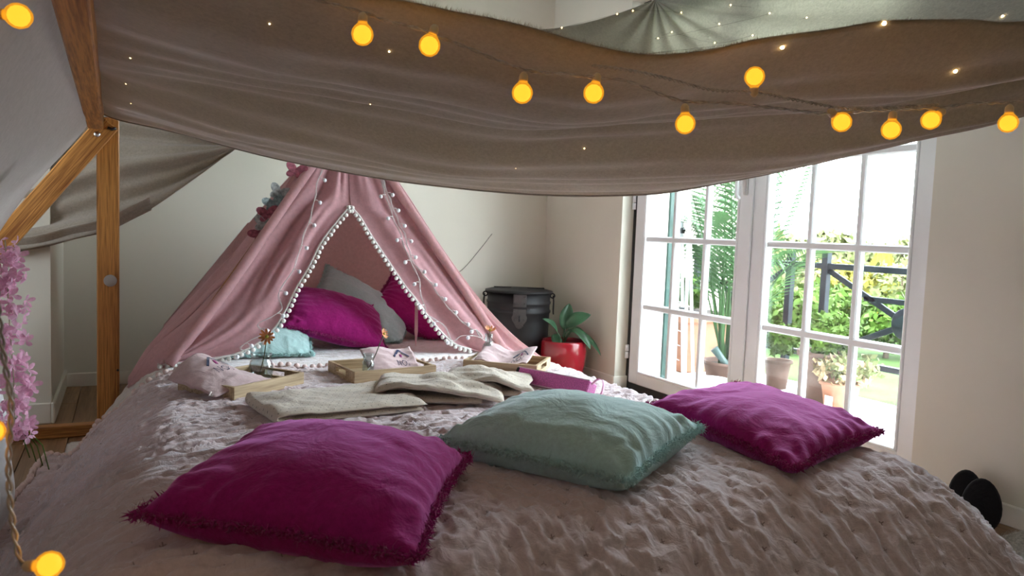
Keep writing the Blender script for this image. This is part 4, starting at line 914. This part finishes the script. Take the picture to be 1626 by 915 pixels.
# glitter case
gcase = thing('glitter_case', 'long pink glitter case with black end and ribbon loop', 'case')
o_, ex, ey = frame_xy((1.255, 2.40, .360), math.degrees(math.atan2(-.931, .365)))
ey = -ey if ey.x < 0 else ey
tl = Vector((0, 0, 1)); fn = (ey*.45+tl*.9).normalized(); dn = (ey*.9-tl*.45).normalized()
bx0 = o_+ex*.165+fn*.030+dn*.03
MB().box(bx0, (.315, .058, .052), ex, -fn.cross(ex)*-1 if False else fn, dn, bev=.004).build('cover', 'glitter_pink', gcase, False)
MB().box(o_+ex*.165+dn*.032-fn*.004, (.30, .012, .048), ex, fn, dn, bev=.002).build('page_block', 'case_white', gcase, False)
MB().box(o_+ex*.165+dn*.032-fn*.012, (.31, .005, .054), ex, fn, dn, bev=.001).build('back_board', 'case_black', gcase, False)
MB().box(o_+ex*.002+fn*.022+dn*.032, (.018, .078, .060), ex, fn, dn, bev=.007).build('end_cap', 'case_black', gcase, False)
for q_ in (.003, .057): MB().box(o_+ex*.165+fn*(.001+q_)+dn*.0035, (.316, .003, .004), ex, fn, dn).build('edge_piping', 'glitter_edge', gcase, False)
lp = [o_+ex*(.322)+fn*.05+dn*.02, o_+ex*.335+fn*.075+dn*.03, o_+ex*.355+fn*.07+dn*.035, o_+ex*.362+fn*.03+dn*.035, o_+ex*.345+fn*.005+dn*.03, o_+ex*.322+fn*.004+dn*.02]
C = resample([tuple(p) for p in lp], 30); side = np.array(dn)*.006; P = np.stack([C-side, C+side], 1); solid(MB().grid(P).build('ribbon_loop', 'ribbon_pink', gcase), .0008)

# ================================================================== far corner
bn = thing('metal_bin', 'dark round metal storage bin with hasp and ring handles in corner', 'bin', (0, 0, 0)); bcn = (2.215, 4.19, 0)
MB().lathe([(.15, 0), (.183, .004), (.188, .03), (.192, .20), (.195, .34), (.197, .40), (.203, .405), (.203, .418), (.197, .423), (.197, .455), (.203, .460), (.203, .472), (.197, .477), (.198, .530)], bcn, 48).build('body', 'bin_metal', bn)
lid = MB().lathe([(.212, .528), (.215, .532), (.213, .538), (.18, .546), (.08, .552), (.001, .553)], bcn, 48).build('lid', 'bin_metal', bn)
dirc = Vector((-.43, -.90, 0)).normalized(); sd = Vector((dirc.y, -dirc.x, 0)) * -1; bc_ = Vector(bcn)
for q in (-.055, .055): MB().box(bc_+Vector((0, 0, .554))+sd*q*1.9, (.11, .02, .006), tuple(sd), tuple(dirc), bev=.002).build('lid_handle', 'bin_metal', bn, False)
def on_bin(a, z, r): d = (dirc*math.cos(a)+sd*math.sin(a)); return bc_+d*r+Vector((0, 0, z))
def plate(zs, name):
    V = []; F = []
    for z, hw in zs:
        for k in range(7): V.append(on_bin(hw*(k/3-1), z, .206 if z > .43 else .204))
    for i in range(len(zs)-1):
        for k in range(6): F.append((i*7+k, i*7+k+1, (i+1)*7+k+1, (i+1)*7+k))
    o = MB().add(V, F).build(name, 'bin_plate', bn, False); solid(o, .004, 1); return o
hp = plate([(.525, .20), (.50, .20), (.45, .20)], 'hasp_plate')
lp_ = plate([(.435, .19), (.40, .20), (.385, .235), (.365, .21), (.345, .14), (.325, .09), (.318, .03)], 'lock_plate')
for a, z in ((-.14, .51), (.14, .51), (-.14, .47), (.14, .47), (-.14, .375), (.14, .375), (.22, .44), (.30, .44), (-.15, .42), (.1, .335)): MB().ball(on_bin(a, z, .209), .0042, 8, 5).build('rivet', 'bin_plate', bn)
MB().tube([on_bin(0, .395, .207), on_bin(0, .39, .222), on_bin(0, .37, .222), on_bin(0, .362, .207)], .0045, 8).build('staple', 'bin_metal', bn)
for a in (-1.5, 1.5):
    MB().lathe([(.014, -.006), (.018, 0), (.014, .006), (.009, 0), (.014, -.006)], on_bin(a, .51, .212), 16, on_bin(a+PI/2, 0, 1)-bc_, cap=False).build('handle_eye', 'bin_metal', bn)
    MB().tube(resample([tuple(on_bin(a, .51, .216)), tuple(on_bin(a-.12, .47, .222)), tuple(on_bin(a-.14, .42, .222)), tuple(on_bin(a, .395, .222)), tuple(on_bin(a+.14, .42, .222)), tuple(on_bin(a+.12, .47, .222)), tuple(on_bin(a, .51, .216))], 40), .0045, 8).build('ring_handle', 'bin_metal', bn)

pp = thing('potted_lily', 'red glazed pot of broad dark green leaves beside metal bin', 'potted plant'); pc = (2.37, 3.88, 0)
MB().lathe([(.06, 0), (.098, .002), (.122, .045), (.136, .13), (.140, .20), (.137, .25), (.133, .262), (.124, .260), (.126, .24), (.126, .222), (.001, .220)], pc, 44).build('pot', 'pot_red', pp)
MB().lathe([(.001, .232), (.125, .228)], pc, 24, cap=False).build('soil', 'soil', pp)
def broad_leaf(stem0, stem1, tip, wd, up=(0, 0, 1)):
    s0, s1, tp = Vector(stem0), Vector(stem1), Vector(tip); MB().tube([s0, s0.lerp(s1, .5)+Vector((0, 0, .01)), s1], .003, 6).build('leaf_stalk', 'leaf_dark', pp)
    d = tp-s1; side = d.cross(Vector(up)).normalized(); nn = side.cross(d).normalized(); V = []; F = []; n = 12
    for k in range(n+1):
        q = k/n; c = s1+d*q+nn*(.10*d.length*math.sin(PI*q)); hw = wd*.5*math.sin(PI*min(1, q**.8*.98+.02))**.75
        V += [c-side*hw+nn*hw*.35, c-side*hw*.5+nn*hw*.1, c, c+side*hw*.5+nn*hw*.1, c+side*hw+nn*hw*.35]
    for k in range(n):
        for j in range(4): F.append((k*5+j, k*5+j+1, (k+1)*5+j+1, (k+1)*5+j))
    o = MB().add(V, F).build('leaf', 'leaf_dark', pp); solid(o, .0012)
P0 = Vector((2.37, 3.88, .228))
for st, tp, wd_, up in (((.0, -.01, .30), (.11, -.09, .37), .075, (-.3, -.7, .6)), ((.0, .0, .28), (.045, .03, .42), .07, (-.5, -.8, .3)), ((-.06, -.03, .27), (-.15, -.02, .345), .055, (0, -.5, .9)), ((.03, -.03, .29), (.09, -.13, .19), .055, (0, -.6, .8)), ((.04, -.02, .28), (.16, -.13, .15), .05, (.2, -.6, .8)), ((-.03, .05, .25), (-.06, -.06, .17), .05, (-.4, -.6, .8)), ((.05, .04, .27), (.16, .02, .24), .05, (0, -.6, .8))):
    c = Vector((2.37, 3.88, .01)); st, tp = Vector(st)*1.12, Vector(tp)*1.12; broad_leaf(P0+Vector((random.uniform(-.02, .02), random.uniform(-.02, .02), -.003)), c+st, c+tp, wd_*1.2, up)
MB().tube(resample([(2.178, YB-.002, .885), (2.09, YB-.002, .775), (1.973, YB-.002, .645), (1.86, YB-.002, .58)], 20), .0018, 5).build('wall_cable', 'wire_dark'); tag(bpy.data.objects['wall_cable'], 'thin dark cable running down the back wall behind the tent', 'cable')

# by the wall at the foot of the bed
def sole(c, tilt, yaw, s=1):
    n = 26; V = []; 
    for k in range(n):
        a = 2*PI*k/n; V.append((.070*s*math.cos(a)*(1-.10*math.sin(a)), 0, .105*s*math.sin(a)))
    mb = MB(); R = Matrix.Rotation(yaw, 3, 'Z') @ Matrix.Rotation(tilt, 3, 'X'); top = []
    L = []
    for off, sc in ((-.014, .90), (-.010, 1.0), (.012, 1.0), (.030, .86), (.036, .5)):
        L.append([Vector(c)+R @ Vector((x*sc, off, z*sc+.115*s)) for x, y, z in V])
    allv = [p for l in L for p in l]; F = [(i*n+j, i*n+(j+1) % n, (i+1)*n+(j+1) % n, (i+1)*n+j) for i in range(4) for j in range(n)]+[tuple(range(n))[::-1], tuple(range(4*n, 5*n))]
    return tag(mb.add(allv, F).build('house_slipper', 'black_velvet'), 'black velvet slipper standing on end by the wall', 'slipper', 'pair of black slippers')
sole((2.40, 1.37, .004), -.22, -1.0, .80)['label'] = 'black velvet slipper on end, the one closer to the bed'; sole((2.49, 1.475, .004), -.16, -1.0, .74)['label'] = 'black velvet slipper on end, the one closer to the wall'
rg = thing('shaggy_rug', 'pale speckled shaggy rug on the floor by the bed foot', 'rug')
MB().box((2.30, 1.02, .006), (.52, .62, .012), bev=.004).build('backing', 'rug_pile', rg, False)
mb = MB()
for k in range(9000):
    x = 2.04+.52*rng.random(); y = .71+.62*rng.random(); d = np.array([rng.normal()*.010, rng.normal()*.010, .012+.008*rng.random()]); p = np.array([x, y, .011]); q = np.array([.0015, .001, 0]); mb.add([p-q, p+q, p+d], [(0, 1, 2)])
stuff(mb.build('pile', 'rug_pile', rg, False))
